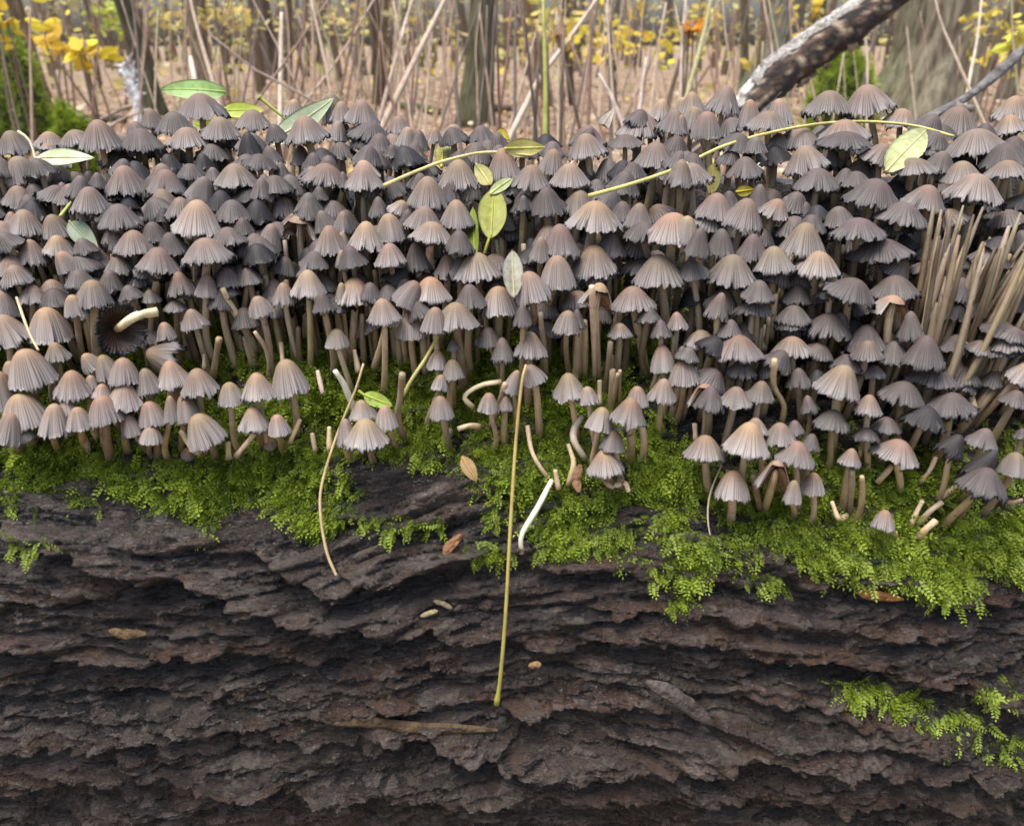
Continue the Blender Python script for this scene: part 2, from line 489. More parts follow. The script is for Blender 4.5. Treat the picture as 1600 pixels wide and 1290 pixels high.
def moss_mask(px, py, x, s):
    e = np.interp(px, MOSS_EDGE[:, 0], MOSS_EDGE[:, 1])
    nz = 16 * fbm(x * 40, s * 40, 111, 3)
    m = 1 - sstep(-14, 14, py - e + nz)
    m *= sstep(400, 520, py) * .75 + .25
    m *= 1 - .9 * sstep(960, 1090, px) * (1 - sstep(660, 735, py + nz))
    for (cx, cy, a, b) in BARE:
        m *= sstep(.7, 1.5, np.hypot((px - cx) / a, (py - cy) / b) + nz * .012)
    for (cx, cy, a, b, k) in PATCH:
        m = np.maximum(m, k * (1 - sstep(.55, 1.25, np.hypot((px - cx) / a, (py - cy) / b) + nz * .018)))
    return m * (fbm(x * 22, s * 22, 121, 3) * .9 + .85).clip(.1, 1)

RR = LOG_R + HH * (0.35 + .65 * front) - .006
PX_ = np.stack([XX, -RR * np.sin(PH), LOG_Z + RR * np.cos(PH)], -1).reshape(-1, 3)
ppx, ppy, pz = project(PX_)
seen = (pz > .05) & (PH.ravel() > math.radians(-12)) & (PH.ravel() < math.radians(126)) & (np.abs(PX_[:, 0]) < .75)
mm = np.where(seen, moss_mask(ppx, ppy, XX.ravel(), SS.ravel()), 0.0)
i, j = np.meshgrid(np.arange(nx - 1), np.arange(nphi), indexing='ij')
jn = (j + 1) % nphi
Q = np.stack([i * nphi + j, i * nphi + jn, (i + 1) * nphi + jn, (i + 1) * nphi + j], -1).reshape(-1, 4)
ca = np.array([[-2.4, 0, LOG_Z], [2.4, 0, LOG_Z]])
k = np.arange(nphi); kn = (k + 1) % nphi
T0 = np.stack([kn, k, np.full(nphi, nx * nphi)], -1); T1 = np.stack([(nx - 1) * nphi + k, (nx - 1) * nphi + kn, np.full(nphi, nx * nphi + 1)], -1)
me = mesh_from('fallen_log', np.vstack([PX_, ca]), [Q[:, ::-1], np.vstack([T0, T1])[:, ::-1]])
htn = np.clip((HH.ravel() + .012) / .034, 0, 1)
bc = np.stack([htn, EDG.ravel(), np.clip(mm, 0, 1)], -1)
attr_color(me, 'bark', np.vstack([bc, [[.5, 0, 0]] * 2]))
fk = np.stack([f.ravel() for f in FLK], -1); attr_color(me, 'flake', np.vstack([fk, [[.5, .5, .5]] * 2]))
log = link('fallen_log', me, M['bark'])
tag(log, 'thick fallen log with wet dark furrowed bark carrying moss and mushrooms', 'log')

# radius lookup of the finished surface
def log_radius(x, ph):
    i = np.clip(np.searchsorted(xsf, x), 0, nx - 1); j = np.clip(np.searchsorted(phi, ph), 0, nphi - 1)
    return RR[i, j]

def surf(px, py):
    t, ok = hit_log(px, py)
    p = at(px, py, t); ph = math.atan2(-p[1], p[2] - LOG_Z); r = float(log_radius(p[0], ph))
    n = np.array([0, -math.sin(ph), math.cos(ph)])
    return np.array([p[0], -r * math.sin(ph), LOG_Z + r * math.cos(ph)]), n

# ------------------------------------------------------------------ moss (uncountable: one object)
def moss_template(rg, npair=7):
    V = []; Qs = []; col = []
    n = 0
    ax = np.array([[0, 0, t] for t in np.linspace(0, 1, npair + 1)]); bend = rg.uniform(-.25, .25, 2)
    for a in range(npair + 1):
        t = a / npair
        c = np.array([bend[0] * t * t, -.22 * t * t + bend[1] * .3 * t, t * (1 - .1 * t)])
        sides = [(-1, 1)[k] for k in range(2)] if a < npair else [0]
        for s in sides:
            L = (.27 * (1 - .55 * t) + .04) * rg.uniform(.8, 1.2)
            d = np.array([s * .85, rg.uniform(-.25, .35), .55 if s else 1.0]); d /= np.linalg.norm(d)
            w = np.cross(d, [0, 1, 0]); w = w / (np.linalg.norm(w) + 1e-9) * L * .25
            V += [c, c + d * L * .45 + w, c + d * L, c + d * L * .45 - w]
            Qs.append([n, n + 1, n + 2, n + 3]); n += 4
            col += [t * .8, t * .8 + .12, t * .8 + .35, t * .8 + .12]
    return np.array(V), np.array(Qs), np.array(col)

def scatter_moss(P, N, Dn, length, shade):
    rg = np.random.default_rng(5)
    temps = [moss_template(rg) for _ in range(7)]
    Vs, Qs, Cs = [], [], []; off = 0
    pick = rg.integers(0, 7, len(P))
    for k, (tv, tq, tc) in enumerate(temps):
        I = np.where(pick == k)[0]
        if not len(I): continue
        z = Dn[I]; y = N[I] - z * np.sum(N[I] * z, 1)[:, None]; y /= np.linalg.norm(y, axis=1)[:, None] + 1e-9
        x = np.cross(y, z)
        a = rg.normal(0, .7, len(I)); ca_, sa_ = np.cos(a)[:, None], np.sin(a)[:, None]
        x, y = x * ca_ + y * sa_, y * ca_ - x * sa_
        L = length[I][:, None, None]
        W_ = P[I][:, None, :] + L * (tv[None, :, 0:1] * x[:, None, :] + tv[None, :, 1:2] * y[:, None, :] + tv[None, :, 2:3] * z[:, None, :])
        m = len(tv)
        Vs.append(W_.reshape(-1, 3))
        Qs.append((tq[None] + (np.arange(len(I)) * m)[:, None, None] + off).reshape(-1, 4)); off += len(I) * m
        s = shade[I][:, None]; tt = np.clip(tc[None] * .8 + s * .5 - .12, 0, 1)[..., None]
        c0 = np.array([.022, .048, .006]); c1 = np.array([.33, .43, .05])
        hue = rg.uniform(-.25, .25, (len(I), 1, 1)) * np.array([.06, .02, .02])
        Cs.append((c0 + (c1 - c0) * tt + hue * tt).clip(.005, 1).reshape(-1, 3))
    return np.concatenate(Vs), np.concatenate(Qs), np.concatenate(Cs)

w = np.where(ppy > 430, np.clip(mm, 0, 1) ** 1.6, 0) * (pz > 0)
w = w * ((ppx > -330) & (ppx < 1930)) * np.outer(np.gradient(xsf), np.gradient(phi)).ravel()
idx = RNG.choice(len(w), 36000, p=w / w.sum())
P = PX_[idx] + RNG.normal(0, .0008, (len(idx), 3))
ph_ = PH.ravel()[idx]
N = np.stack([np.zeros_like(ph_), -np.sin(ph_), np.cos(ph_)], -1)
down = np.stack([np.zeros_like(ph_), -np.cos(ph_), -np.sin(ph_)], -1)
big = fbm(P[:, 0] * 60, SS.ravel()[idx] * 60, 131, 2)
D = N * RNG.uniform(.25, .9, (len(idx), 1)) + down * RNG.uniform(.1, 1.1, (len(idx), 1)) + RNG.normal(0, .38, (len(idx), 3))
D /= np.linalg.norm(D, axis=1)[:, None]
ln = RNG.uniform(.0055, .0125, len(idx)) * (1 + .35 * big)
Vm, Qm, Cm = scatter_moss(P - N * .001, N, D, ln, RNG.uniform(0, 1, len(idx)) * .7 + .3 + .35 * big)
me = mesh_from('moss', Vm, Qm, False); attr_color(me, 'col', Cm)
moss = link('moss', me, M['moss'])
tag(moss, 'bright green feathery moss growing over the upper half of the fallen log', 'moss', kind='stuff')

# ------------------------------------------------------------------ mushrooms
def cap_mesh(kind, seed, lowres=False):
    """unit cap: rim radius 1, height 1, axis z, rim at z=0"""
    rg = np.random.default_rng(seed)
    np_ = int(rg.integers(46, 60)); per = 3 if not lowres else 2
    if lowres: np_ = 30
    na = np_ * per; nr = 15 if not lowres else 7
    t = np.linspace(0.02, 1, nr) ** .85
    th = np.arange(na) / na * 2 * np.pi
    split = kind == 'split'
    if kind == 'bell': z = (1 - t ** 2.5) * .93 + .07 * (1 - t)
    elif kind == 'cone': z = .66 * (1 - t ** 2.3) + .34 * (np.cos(np.pi * t) + 1) / 2
    elif kind == 'flat': z = .8 * (1 - t ** 2.1) + .2 * (np.cos(np.pi * t) + 1) / 2
    else: z = .75 * (1 - t ** 2.2) + .25 * (np.cos(np.pi * t) + 1) / 2
    old = {'bell': .3, 'cone': .8, 'flat': 1.3, 'split': .6, 'ragged': 1.8}.get(kind, .5)
    T, TH = np.meshgrid(t, th, indexing='ij'); Zp = np.repeat(z[:, None], na, 1)
    lo = sum(rg.normal(0, .5) * np.cos(k * th + rg.uniform(0, 6.28)) / k for k in (2, 3, 4, 5, 7))
    pl = np.repeat(rg.uniform(.25, 1.3, np_), per)
    wv = .5 - .5 * np.cos(np_ * TH + 1.1 * np.sin(3 * TH + seed) + .7 * np.sin(7 * TH))
    if lowres: wv = np.tile(np.array([0, 1.0]), np_)[None, :] * np.ones_like(TH)
    amp = .040 * sstep(.2, .85, T) * pl[None, :]
    R = T * (1 - amp * wv) * (1 + (.045 + .03 * old) * lo[None, :] * T ** 3)
    Zp = Zp + (.05 + .05 * old) * lo[None, :] * T ** 4 + (.02 + .03 * old) * np.repeat(rg.normal(0, 1, np_), per)[None, :] * sstep(.86, 1, T) + .018 * rg.normal(0, 1, na)[None, :] * (T > .97)
    # lop-sided dome
    Zp += .05 * rg.normal() * T * np.cos(TH + rg.uniform(0, 6.28)) * (1 - T)
    ink = sstep(1.0 - .05 * old, 1.04, T + .03 * lo[None, :]) * min(1, .25 + .6 * old)
    for _ in range(int(rg.integers(2, 4 + int(5 * old)))):         # radial splits in the skirt
        a0 = rg.uniform(0, 6.28); dd = np.abs((TH - a0 + np.pi) % (2 * np.pi) - np.pi)
        kk = np.exp(-(dd / .045) ** 2) * sstep(.6, 1, T); Zp += .16 * kk * rg.uniform(.5, 1.6); ink = np.maximum(ink, .6 * kk)
    rings = [np.stack([R * np.cos(TH), R * np.sin(TH), Zp], -1)]
    cols = [np.stack([T, wv * sstep(.15, .4, T) * np.clip(pl[None, :] * .95, 0, 1), ink], -1)]
    # ragged inky fringe
    fr = rg.uniform(0, 1, na) * np.clip(.75 + .9 * np.interp(th, np.linspace(0, 6.2832, 17), rg.normal(0, .7, 17)), .15, 1.9); fr = np.where(fr > .5, fr, fr * .2) * (.06 + .10 * old)
    last = rings[0][-1]; out = last.copy(); out[:, :2] *= (1 + rg.normal(.012, .02, na) * (1 + old))[:, None]; out[:, 2] -= fr
    rings.append(out[None]); cols.append(np.stack([np.ones(na), wv[-1], np.full(na, min(1, .35 + .75 * old))], -1)[None])
    # gills inside
    for q, (sc, dz) in enumerate(((.955, .012), (.78, -.10), (.42, -.14), (.12, -.16))):
        ti = np.argmin(np.abs(t - sc)); rr = rings[0][ti].copy()
        rr[:, :2] *= .96; rr[:, 2] += dz * (1 if q else 0)
        if q == 0: rr = last.copy(); rr[:, :2] *= .95; rr[:, 2] += .01
        rings.append(rr[None]); g_ = np.tile([0, 1.], na // 2 + 1)[:na]
        cols.append(np.stack([np.full(na, .9), g_, np.full(na, .70 if old > .4 else .35) + .2 * g_], -1)[None])
    V = np.concatenate(rings).reshape(-1, 3); C = np.concatenate(cols).reshape(-1, 3)
    m = len(V) // na
    i, j = np.meshgrid(np.arange(m - 1), np.arange(na), indexing='ij')
    Q = np.stack([i * na + j, (i + 1) * na + j, (i + 1) * na + (j + 1) % na, i * na + (j + 1) % na], -1)
    if split:                                                        # front torn away
        ctr = (th > math.radians(28)) & (th < math.radians(150))
        jag = rg.integers(4, 8)
        keep = np.ones((m - 1, na), bool); keep[jag:, ctr] = False; Q = Q[keep]
        C[:, 2] *= .35
    Q = Q.reshape(-1, 4)
    V = np.vstack([V, [[0, 0, 1.0], [0, 0, .8]]]); C = np.vstack([C, [[0, 0, 0], [.9, 0, .8]]])
    k = np.arange(na); kn = (k + 1) % na
    Tt = np.vstack([np.stack([np.full(na, m * na), k, kn], -1), np.stack([np.full(na, m * na + 1), (m - 1) * na + kn, (m - 1) * na + k], -1)])
    return V, [Q, Tt], C

CAPS, LOWCAPS = {}, {}
for kind, cnt in (('bell', 7), ('cone', 9), ('flat', 7), ('split', 2), ('ragged', 4)):
    CAPS[kind] = []; LOWCAPS[kind] = []
    for q in range(cnt):
        V, fa, C = cap_mesh(kind, 1000 + 31 * q + len(kind))
        me = mesh_from('cap_' + kind, V, fa); attr_color(me, 'cap', C); me.materials.append(M['cap'])
        CAPS[kind].append(me)
        if q < 4: LOWCAPS[kind].append(cap_mesh(kind, 2000 + 31 * q + len(kind), True))

def gill_mesh():
    V = []; Q = []; C = []
    for k in range(40):                                  # thin radial blades under the cap
        a = k / 40 * 2 * np.pi; b0 = len(V)
        for r in np.linspace(.14, .88, 6):
            zt = .70 * (1 - r ** 2.3) + .22 * (np.cos(np.pi * r) + 1) / 2 - .09
            for da in (-.012, .012):
                for dz in (0, -.10):
                    V.append([r * math.cos(a + da), r * math.sin(a + da), zt + dz]); C.append([.10 + .06 * (1 - r), .055 + .03 * (1 - r), .032])
        for i in range(5):
            p, q = b0 + i * 4, b0 + i * 4 + 4
            Q += [[p, p + 1, q + 1, q], [p + 2, q + 2, q + 3, p + 3], [p + 1, p + 3, q + 3, q + 1]]
    me = mesh_from('gills', np.array(V), np.array(Q)); attr_color(me, 'col', np.array(C)); return me
M['gill'] = attr_mat('gill_flesh', .6, .3, 200, (.4, .35, .3), .7)
GILLS = gill_mesh()
Z_ = 2.963
# caps read from the photograph in six enlarged tiles: centre x, apex y, rim y, rim width, tone, [tilt], [kind]
R1 = """75 615 712 155 g;235 617 690 140 b;222 667 695 70 b;20 722 825 110 g;115 735 850 145 g;95 868 955 140 g;60 985 1045 75 b;120 980 1090 155 g;25 1030 1115 130 g;270 1000 1105 145 g;272 1098 1185 130 b;155 1117 1228 130 b;75 1162 1215 70 b;65 1190 1290 150 b;325 1165 1255 110 b -20;440 1132 1230 130 g;300 850 920 70 d;370 822 920 110 d;475 570 700 180 g;712 513 595 110 g;640 570 640 110 d;660 605 695 190 d;815 528 625 170 d;940 445 550 200 g;875 600 688 185 g;1025 553 648 155 g;1175 517 600 160 g;1165 625 705 140 d;1365 468 540 100 b;1555 445 570 120 g;1565 570 655 90 g;1425 550 660 190 g;1400 680 765 90 d;1260 685 765 110 d;1305 757 830 80 d;1490 690 740 120 k;550 700 775 150 d;565 742 825 110 d;590 780 905 175 g;455 805 875 80 d;790 720 790 100 k;945 718 785 90 k;775 795 898 160 g;885 765 830 120 d;990 780 840 80 d;930 825 935 140 d 20;1095 768 868 185 g;1140 752 800 60 d;1215 832 925 110 d;1350 818 908 135 d;1505 768 865 190 g;1595 800 870 60 d;425 875 988 165 g;560 955 1060 180 d;420 985 1030 90 d;770 885 1005 165 g;600 900 970 90 k;690 985 1015 80 d;918 940 1095 215 b;1080 935 1030 160 d;1030 890 980 130 k;1310 925 1005 110 d;1430 900 990 120 d;1480 868 930 80 d;1515 980 1075 110 d -15;1585 985 1080 80 g;1240 1045 1180 110 g 15;1385 1008 1120 180 b 8 split;1535 1055 1180 150 g;1585 1165 1240 60 b;625 1075 1180 175 g;520 1060 1130 90 g;545 1080 1160 70 g;715 1035 1125 130 d;800 1085 1185 130 d;965 1110 1218 215 g;1060 1060 1140 150 d;1125 1015 1090 100 d;735 1155 1265 170 g;555 1185 1270 120 g;1455 1170 1250 130 d;1060 1235 1300 130 d;1420 1235 1290 90 d"""
R2 = """15 480 570 110 g;105 475 575 140 g;140 570 655 180 d;20 570 650 90 g;280 545 620 110 g;310 597 685 90 b;370 610 695 90 d;440 597 665 85 b;530 583 650 115 g;660 590 665 130 d;130 680 765 130 d;345 667 740 115 d;245 675 730 75 d;630 670 765 165 d;740 675 720 80 d;120 750 830 130 b;120 777 880 170 g;15 805 860 80 d;370 808 880 110 d;410 832 968 175 g;555 752 880 185 b;515 845 940 100 d;765 700 835 160 b;985 662 730 110 d;980 700 808 115 b;1150 590 680 150 g;1150 630 735 170 g;1325 630 685 150 d;1390 530 635 190 g;1485 472 560 110 b;1540 518 615 150 g;1590 460 530 60 b;1460 670 780 190 g;885 775 878 165 g;1065 768 870 175 g;1140 750 840 100 d;1310 750 830 130 k;1310 800 905 150 d;1570 750 865 120 g;960 875 1003 175 d;1110 892 1000 165 g;1190 835 890 100 d;1240 880 960 140 d;850 910 980 70 d;185 918 1005 90 d;275 930 1000 110 b 25;390 965 1070 165 g;545 937 1055 155 g;310 975 1055 80 d;240 1000 1120 130 b;40 980 1070 110 d;125 1037 1165 170 b;425 1035 1128 190 b;15 1080 1165 80 g;555 1075 1175 130 d;65 1145 1240 130 d;240 1135 1235 140 g;365 1130 1255 120 d;505 1185 1290 120 g;1180 945 1075 240 b;1310 940 1030 120 d;1380 950 1055 135 g;1405 1032 1120 170 d;1540 998 1130 230 b;1020 1052 1195 175 g;930 1105 1215 100 g;1255 1080 1195 140 d;1180 1148 1290 205 b;885 1210 1270 60 d"""
R3 = """65 437 530 120 b;200 410 525 150 g;60 505 600 110 b;125 530 645 130 g;325 475 590 100 b;465 470 580 110 b;410 525 605 180 g;10 540 615 60 g;265 625 705 160 d;350 640 710 110 d;690 432 530 200 g;875 408 535 220 g;1020 512 590 150 g;555 600 690 200 g;765 565 660 200 g;770 640 690 230 d;595 685 800 190 g -15;715 700 780 90 d;920 670 765 170 g;650 585 640 90 d;1275 508 625 200 g;1540 458 560 150 b;1535 540 620 140 b;1410 580 660 120 d;1375 608 720 260 g;1540 640 720 130 d;1510 675 780 190 d;1080 740 810 210 g;1165 650 720 100 d;1200 708 800 130 d;1305 755 850 175 g;1515 750 825 190 g;1355 815 935 240 g;60 718 800 130 d;60 765 860 180 g;305 735 825 155 d;640 788 885 195 d;820 800 865 130 d;770 785 850 100 d;890 838 960 220 d;1130 865 970 180 g 10;165 905 1020 170 g;290 928 1060 195 g;365 865 990 110 d;230 890 960 90 d;435 925 1010 140 b 15;500 915 1000 90 d;610 1000 1080 130 d;640 955 1020 110 k;740 965 1055 140 d;580 940 1000 80 d;1025 945 1045 220 d;25 1010 1135 120 b;80 1065 1190 110 d;190 1070 1195 140 d;340 1095 1210 135 d;570 1043 1190 200 g;825 1020 1115 225 d;440 1150 1265 170 g;930 1115 1215 270 d;65 1205 1300 140 d;240 1190 1325 210 g;635 1172 1285 210 b;1250 1130 1210 70 d;1480 1100 1160 130 k"""
R4 = """375 70 150 130 d;440 120 238 145 b;155 138 222 120 g;355 185 280 90 b;610 138 205 105 d;700 160 220 85 d;845 80 185 120 g;960 90 195 105 g;1060 60 150 120 d;1150 55 130 90 d;25 170 290 120 g;60 275 415 180 b;235 250 408 180 b;270 405 490 110 b;160 440 612 185 b;70 490 600 90 b;345 540 670 160 b;425 555 620 60 b;815 210 262 100 d;905 250 340 115 g;775 310 390 85 b;1215 190 280 105 b;1320 130 230 110 g;1430 75 195 150 b;1500 175 265 100 d;1560 345 432 100 b;1585 130 230 60 b;440 445 530 90 b -25;510 460 570 110 b -10;580 480 600 130 b;735 400 520 150 b -62 ragged;695 525 640 120 g;810 490 612 150 b;930 530 652 170 b;580 592 718 155 b;475 595 660 90 b;495 655 785 150 b;30 545 705 120 b;125 645 800 180 b;255 695 840 120 b 10;375 705 810 110 b;320 660 740 80 b;35 735 880 130 b 20;120 780 860 90 d;620 735 835 85 b;712 678 790 120 b;700 790 875 95 b;800 655 775 70 b;870 650 772 110 b;965 735 885 160 b -15;1075 590 695 115 b;1200 550 670 145 b;1350 488 650 160 b -5;1180 705 815 130 b;1295 740 835 95 b"""
R5 = """75 110 228 165 b;285 50 140 130 k 35 ragged;305 115 240 130 g 30;425 105 215 180 b;210 205 315 145 g;640 -5 118 215 b;610 140 250 140 d;745 150 280 165 b;720 130 210 90 d;900 80 218 145 b;1010 10 155 155 b;1480 8 150 225 g;1360 150 262 200 g;1185 132 250 150 b 12 split;330 270 390 130 b;440 245 360 110 b;540 225 345 200 b;690 335 425 115 d;760 385 492 100 d;885 360 478 145 g;1050 260 365 115 g;850 230 330 80 d;1105 250 340 70 d;1565 265 345 90 g;1490 300 380 90 d;1500 420 540 100 b;1580 420 480 60 d;455 445 530 90 b;528 485 575 95 b;465 553 625 75 b;475 655 760 110 b;790 530 640 80 b 20;690 640 730 90 b;770 650 720 70 g;910 505 600 110 g -25;1070 550 670 145 b;1155 610 690 85 b;1380 610 705 95 b;1490 575 685 125 g;1335 665 790 155 b;1200 705 815 120 b 10;1235 905 1022 150 b;1260 810 910 110 g;110 672 762 120 b;220 700 808 100 b;40 760 880 90 b;128 765 898 185 b;530 390 440 60 d;1430 240 310 110 d"""
R6 = """25 490 605 135 b;365 120 215 140 d;170 175 295 100 g;790 110 210 230 d;700 130 200 120 k;1000 100 205 200 d;545 140 225 130 d;530 235 320 150 d;1280 105 205 140 d;1275 215 295 140 k;1195 225 295 80 d;1075 265 390 110 d -10;1485 310 410 90 d;685 275 385 200 d;865 330 455 160 d;990 400 505 140 d;1130 378 520 170 d;1275 370 450 120 d;1165 515 605 220 d;105 350 430 150 g;235 300 380 110 d;270 375 490 220 g;525 380 475 180 g;40 425 490 100 d;290 490 570 130 d;730 512 660 200 g 10;770 460 535 140 d;555 525 615 110 d;900 510 570 110 d;1030 588 690 190 d;1255 640 750 210 d;1565 490 590 110 b 20;1550 625 700 120 d;875 648 740 120 g;610 650 730 80 d -20;140 610 720 130 d;262 612 705 140 g;375 585 680 130 g;705 720 815 160 d;960 750 820 120 d;1130 700 800 180 k;870 800 860 110 d;355 755 835 110 g;310 778 930 195 b;468 780 882 145 g;120 838 950 175 b;535 865 975 165 g;605 825 900 90 d;540 765 830 80 d;790 895 975 100 g;1000 855 960 190 g;1400 800 890 130 d;1545 915 1020 120 g;250 1002 1135 145 b;435 955 1090 150 b 4 split;125 600 700 150 b -8 split;975 190 290 180 b 10 split;525 1045 1150 80 b;620 1010 1110 100 b;945 1180 1270 95 b;1365 880 1040 120 k 25 ragged;1400 985 1110 200 d 6 ragged;1250 820 920 110 k 20 ragged;1585 800 850 60 d"""
SPEC = []
for txt, ox, oy in ((R1, 0, 0), (R2, 530, 0), (R3, 1060, 0), (R4, 0, 400), (R5, 530, 400), (R6, 1060, 400)):
    for e in txt.split(';'):
        f = e.split()
        x, a, r, wd = [float(v) for v in f[:4]]
        SPEC.append(dict(x=ox + x / Z_, a=oy + a / Z_, r=oy + r / Z_, w=wd / Z_, tone=f[4], tilt=float(f[5]) if len(f) > 5 else rnd.gauss(0, 5), kind=f[6] if len(f) > 6 else None))

LIM = np.array([(-100, 715), (0, 705), (300, 715), (440, 700), (560, 712), (620, 700), (800, 720), (930, 770), (1000, 780), (1100, 815), (1300, 815), (1500, 835), (1700, 800)], float)
UPV = np.array([0, 0, 1.0])

def place(px, py, L, drift=0.0):
    """base on the log below a cap seen at (px, py), and the cap's depth"""
    lim = np.interp(px, LIM[:, 0], LIM[:, 1])
    by = max(min(py + L, lim + rnd.uniform(-14, 6)), py + 16, 272)
    B, n = surf(px + drift, by)
    g_ = .55 * n + .83 * UPV; g_ /= np.linalg.norm(g_)
    d = ray(px, py)
    w0 = CAMN - B; a = d @ d; b = d @ g_; c = 1.0; dd = d @ w0; ee = g_ @ w0
    den = a * c - b * b
    t = (b * ee - c * dd) / den
    th, ok = hit_log(px, py, LOG_R + .012)
    if ok: t = min(t, th - .006)
    return B, n, t

for s in SPEC:
    L = rnd.uniform(62, 108) if s['r'] < 520 else rnd.uniform(45, 85)
    s['drift'] = rnd.gauss(0, 9) + (-26 if s['x'] > 1480 and s['r'] > 300 else 0)
    s['B'], s['n'], s['t'] = place(s['x'], s['r'], L, s['drift'])
# lower caps overlap the ones above them: keep overlapping caps apart in depth
SPEC.sort(key=lambda s: s['r'])
for _ in range(2):
    for i_, s in enumerate(SPEC):
        for q in SPEC[:i_]:
            if abs(q['x'] - s['x']) < .42 * (q['w'] + s['w']) and s['a'] < q['r'] - 3:
                need = .35 * (q['w'] + s['w']) * .5 * s['t'] / F * .9
                if s['t'] > q['t'] - need: s['t'] = max(q['t'] - need, s['t'] - .02)

TONES = {'b': ((.30, .200, .122), .30), 'g': ((.225, .155, .110), .235), 'd': ((.115, .088, .078), .135), 'k': ((.028, .025, .028), .03)}

def cap_geometry(s):
    px, t, wp = s['x'], s['t'], s['w']
    v = ray(px, s['r']); v = v / np.linalg.norm(v)
    e = math.asin(-v[2])
    a = .35 * e + math.radians(rnd.uniform(2, 9))
    Rm = .565 * wp * t / F
    hp = 1.06 * max(s['r'] - s['a'], 8) * t / F
    Hm = max((hp - .85 * Rm * math.sin(a)) / math.cos(a), .45 * Rm)
    u = UPV - v * (UPV @ v); u /= np.linalg.norm(u); side = np.cross(v, u)
    ti = math.radians(s['tilt'])
    ax = math.cos(a) * (u * math.cos(ti) + side * math.sin(ti)) - math.sin(a) * v
    ax /= np.linalg.norm(ax)
    ctr = at(px, s['r'] - Rm * math.sin(a) * F / t, t)
    if abs(s['tilt']) > 30: ctr = at(px, .5 * (s['a'] + s['r']), t) - ax * Hm * .5
    xx = np.cross(ax, np.array([0, 1.0, 0])); xx = np.cross(np.array([0., -1, 0]), ax); xx /= np.linalg.norm(xx)
    yy = np.cross(ax, xx)
    return ctr, ax, xx, yy, Rm, Hm

def kind_of(s):
    if s['kind']: return s['kind']
    ratio = (s['r'] - s['a']) / s['w']
    if s['tone'] in 'dk': return 'flat' if ratio < .62 else 'cone'
    if ratio > .86 and s['tone'] == 'b': return 'bell'
    if ratio > .78: return rnd.choice(['bell', 'cone'])
    return 'cone' if ratio > .54 else 'flat'

def stem_points(B, n, ctr, ax, Hm, sway):
    top = ctr + ax * Hm * .62
    out = .5 * n + .5 * UPV
    L = np.linalg.norm(top - B)
    p1 = B + out * L * .33 + np.array([sway * L * .08, 0, 0])
    p2 = top - ax * L * .25
    tt = np.linspace(0, 1, 9)[:, None]
    return (1 - tt) ** 3 * B + 3 * tt * (1 - tt) ** 2 * p1 + 3 * tt ** 2 * (1 - tt) * p2 + tt ** 3 * top

LAND = [  # findable neighbours for the labels: name, centre in photo pixels, reach
    ('the smooth pale green oval leaf', (99, 248), 62), ('the long pale green pointed leaf', (470, 190), 62), ('the big bent yellow-green leaf', (770, 325), 66),
    ('the pale yellow toothed leaf', (1420, 232), 62), ('the speckled grey dead leaf', (803, 425), 55), ('the curled pale yellow leaf', (815, 225), 48),
    ('the small lime green leaf', (590, 625), 58), ('the leaning flaky birch branch', (1180, 165), 62), ('the overturned black cap with a white stem', (200, 508), 62),
    ('the fan of bare stems', (1510, 470), 75), ('the dull grey-green leaf', (130, 378), 50), ('the forked upright stalk', (660, 590), 52),
    ('the long straight hanging stalk', (815, 640), 62), ('the curled violet-white stem', (905, 690), 58), ('the shaggy black ruined caps', (1515, 730), 62),
    ('the arching yellow stalk', (1010, 275), 60), ('the thin grey stick', (1500, 170), 60)]
TONE_W = {'b': 'tan-brown', 'g': 'grey-brown', 'd': 'dark violet-grey', 'k': 'black'}
KIND_W = {'bell': 'tall bell-shaped', 'cone': 'flared cone-shaped', 'flat': 'flattened umbrella-shaped', 'split': 'torn-open', 'ragged': 'ragged collapsing'}

SPEC.sort(key=lambda s: -s['w'] * (s['r'] - s['a']) * (10 if s['kind'] else 1))
crowd_cap, crowd_stem = Bag(), Bag()
STEMC = np.array([.50, .40, .27])

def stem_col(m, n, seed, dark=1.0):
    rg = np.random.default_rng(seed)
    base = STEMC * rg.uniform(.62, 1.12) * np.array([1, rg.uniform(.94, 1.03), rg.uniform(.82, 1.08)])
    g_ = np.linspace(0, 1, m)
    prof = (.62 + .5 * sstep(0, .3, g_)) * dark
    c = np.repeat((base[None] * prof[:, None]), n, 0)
    return np.vstack([c, c[:1], c[-1:]]).clip(0, .75)

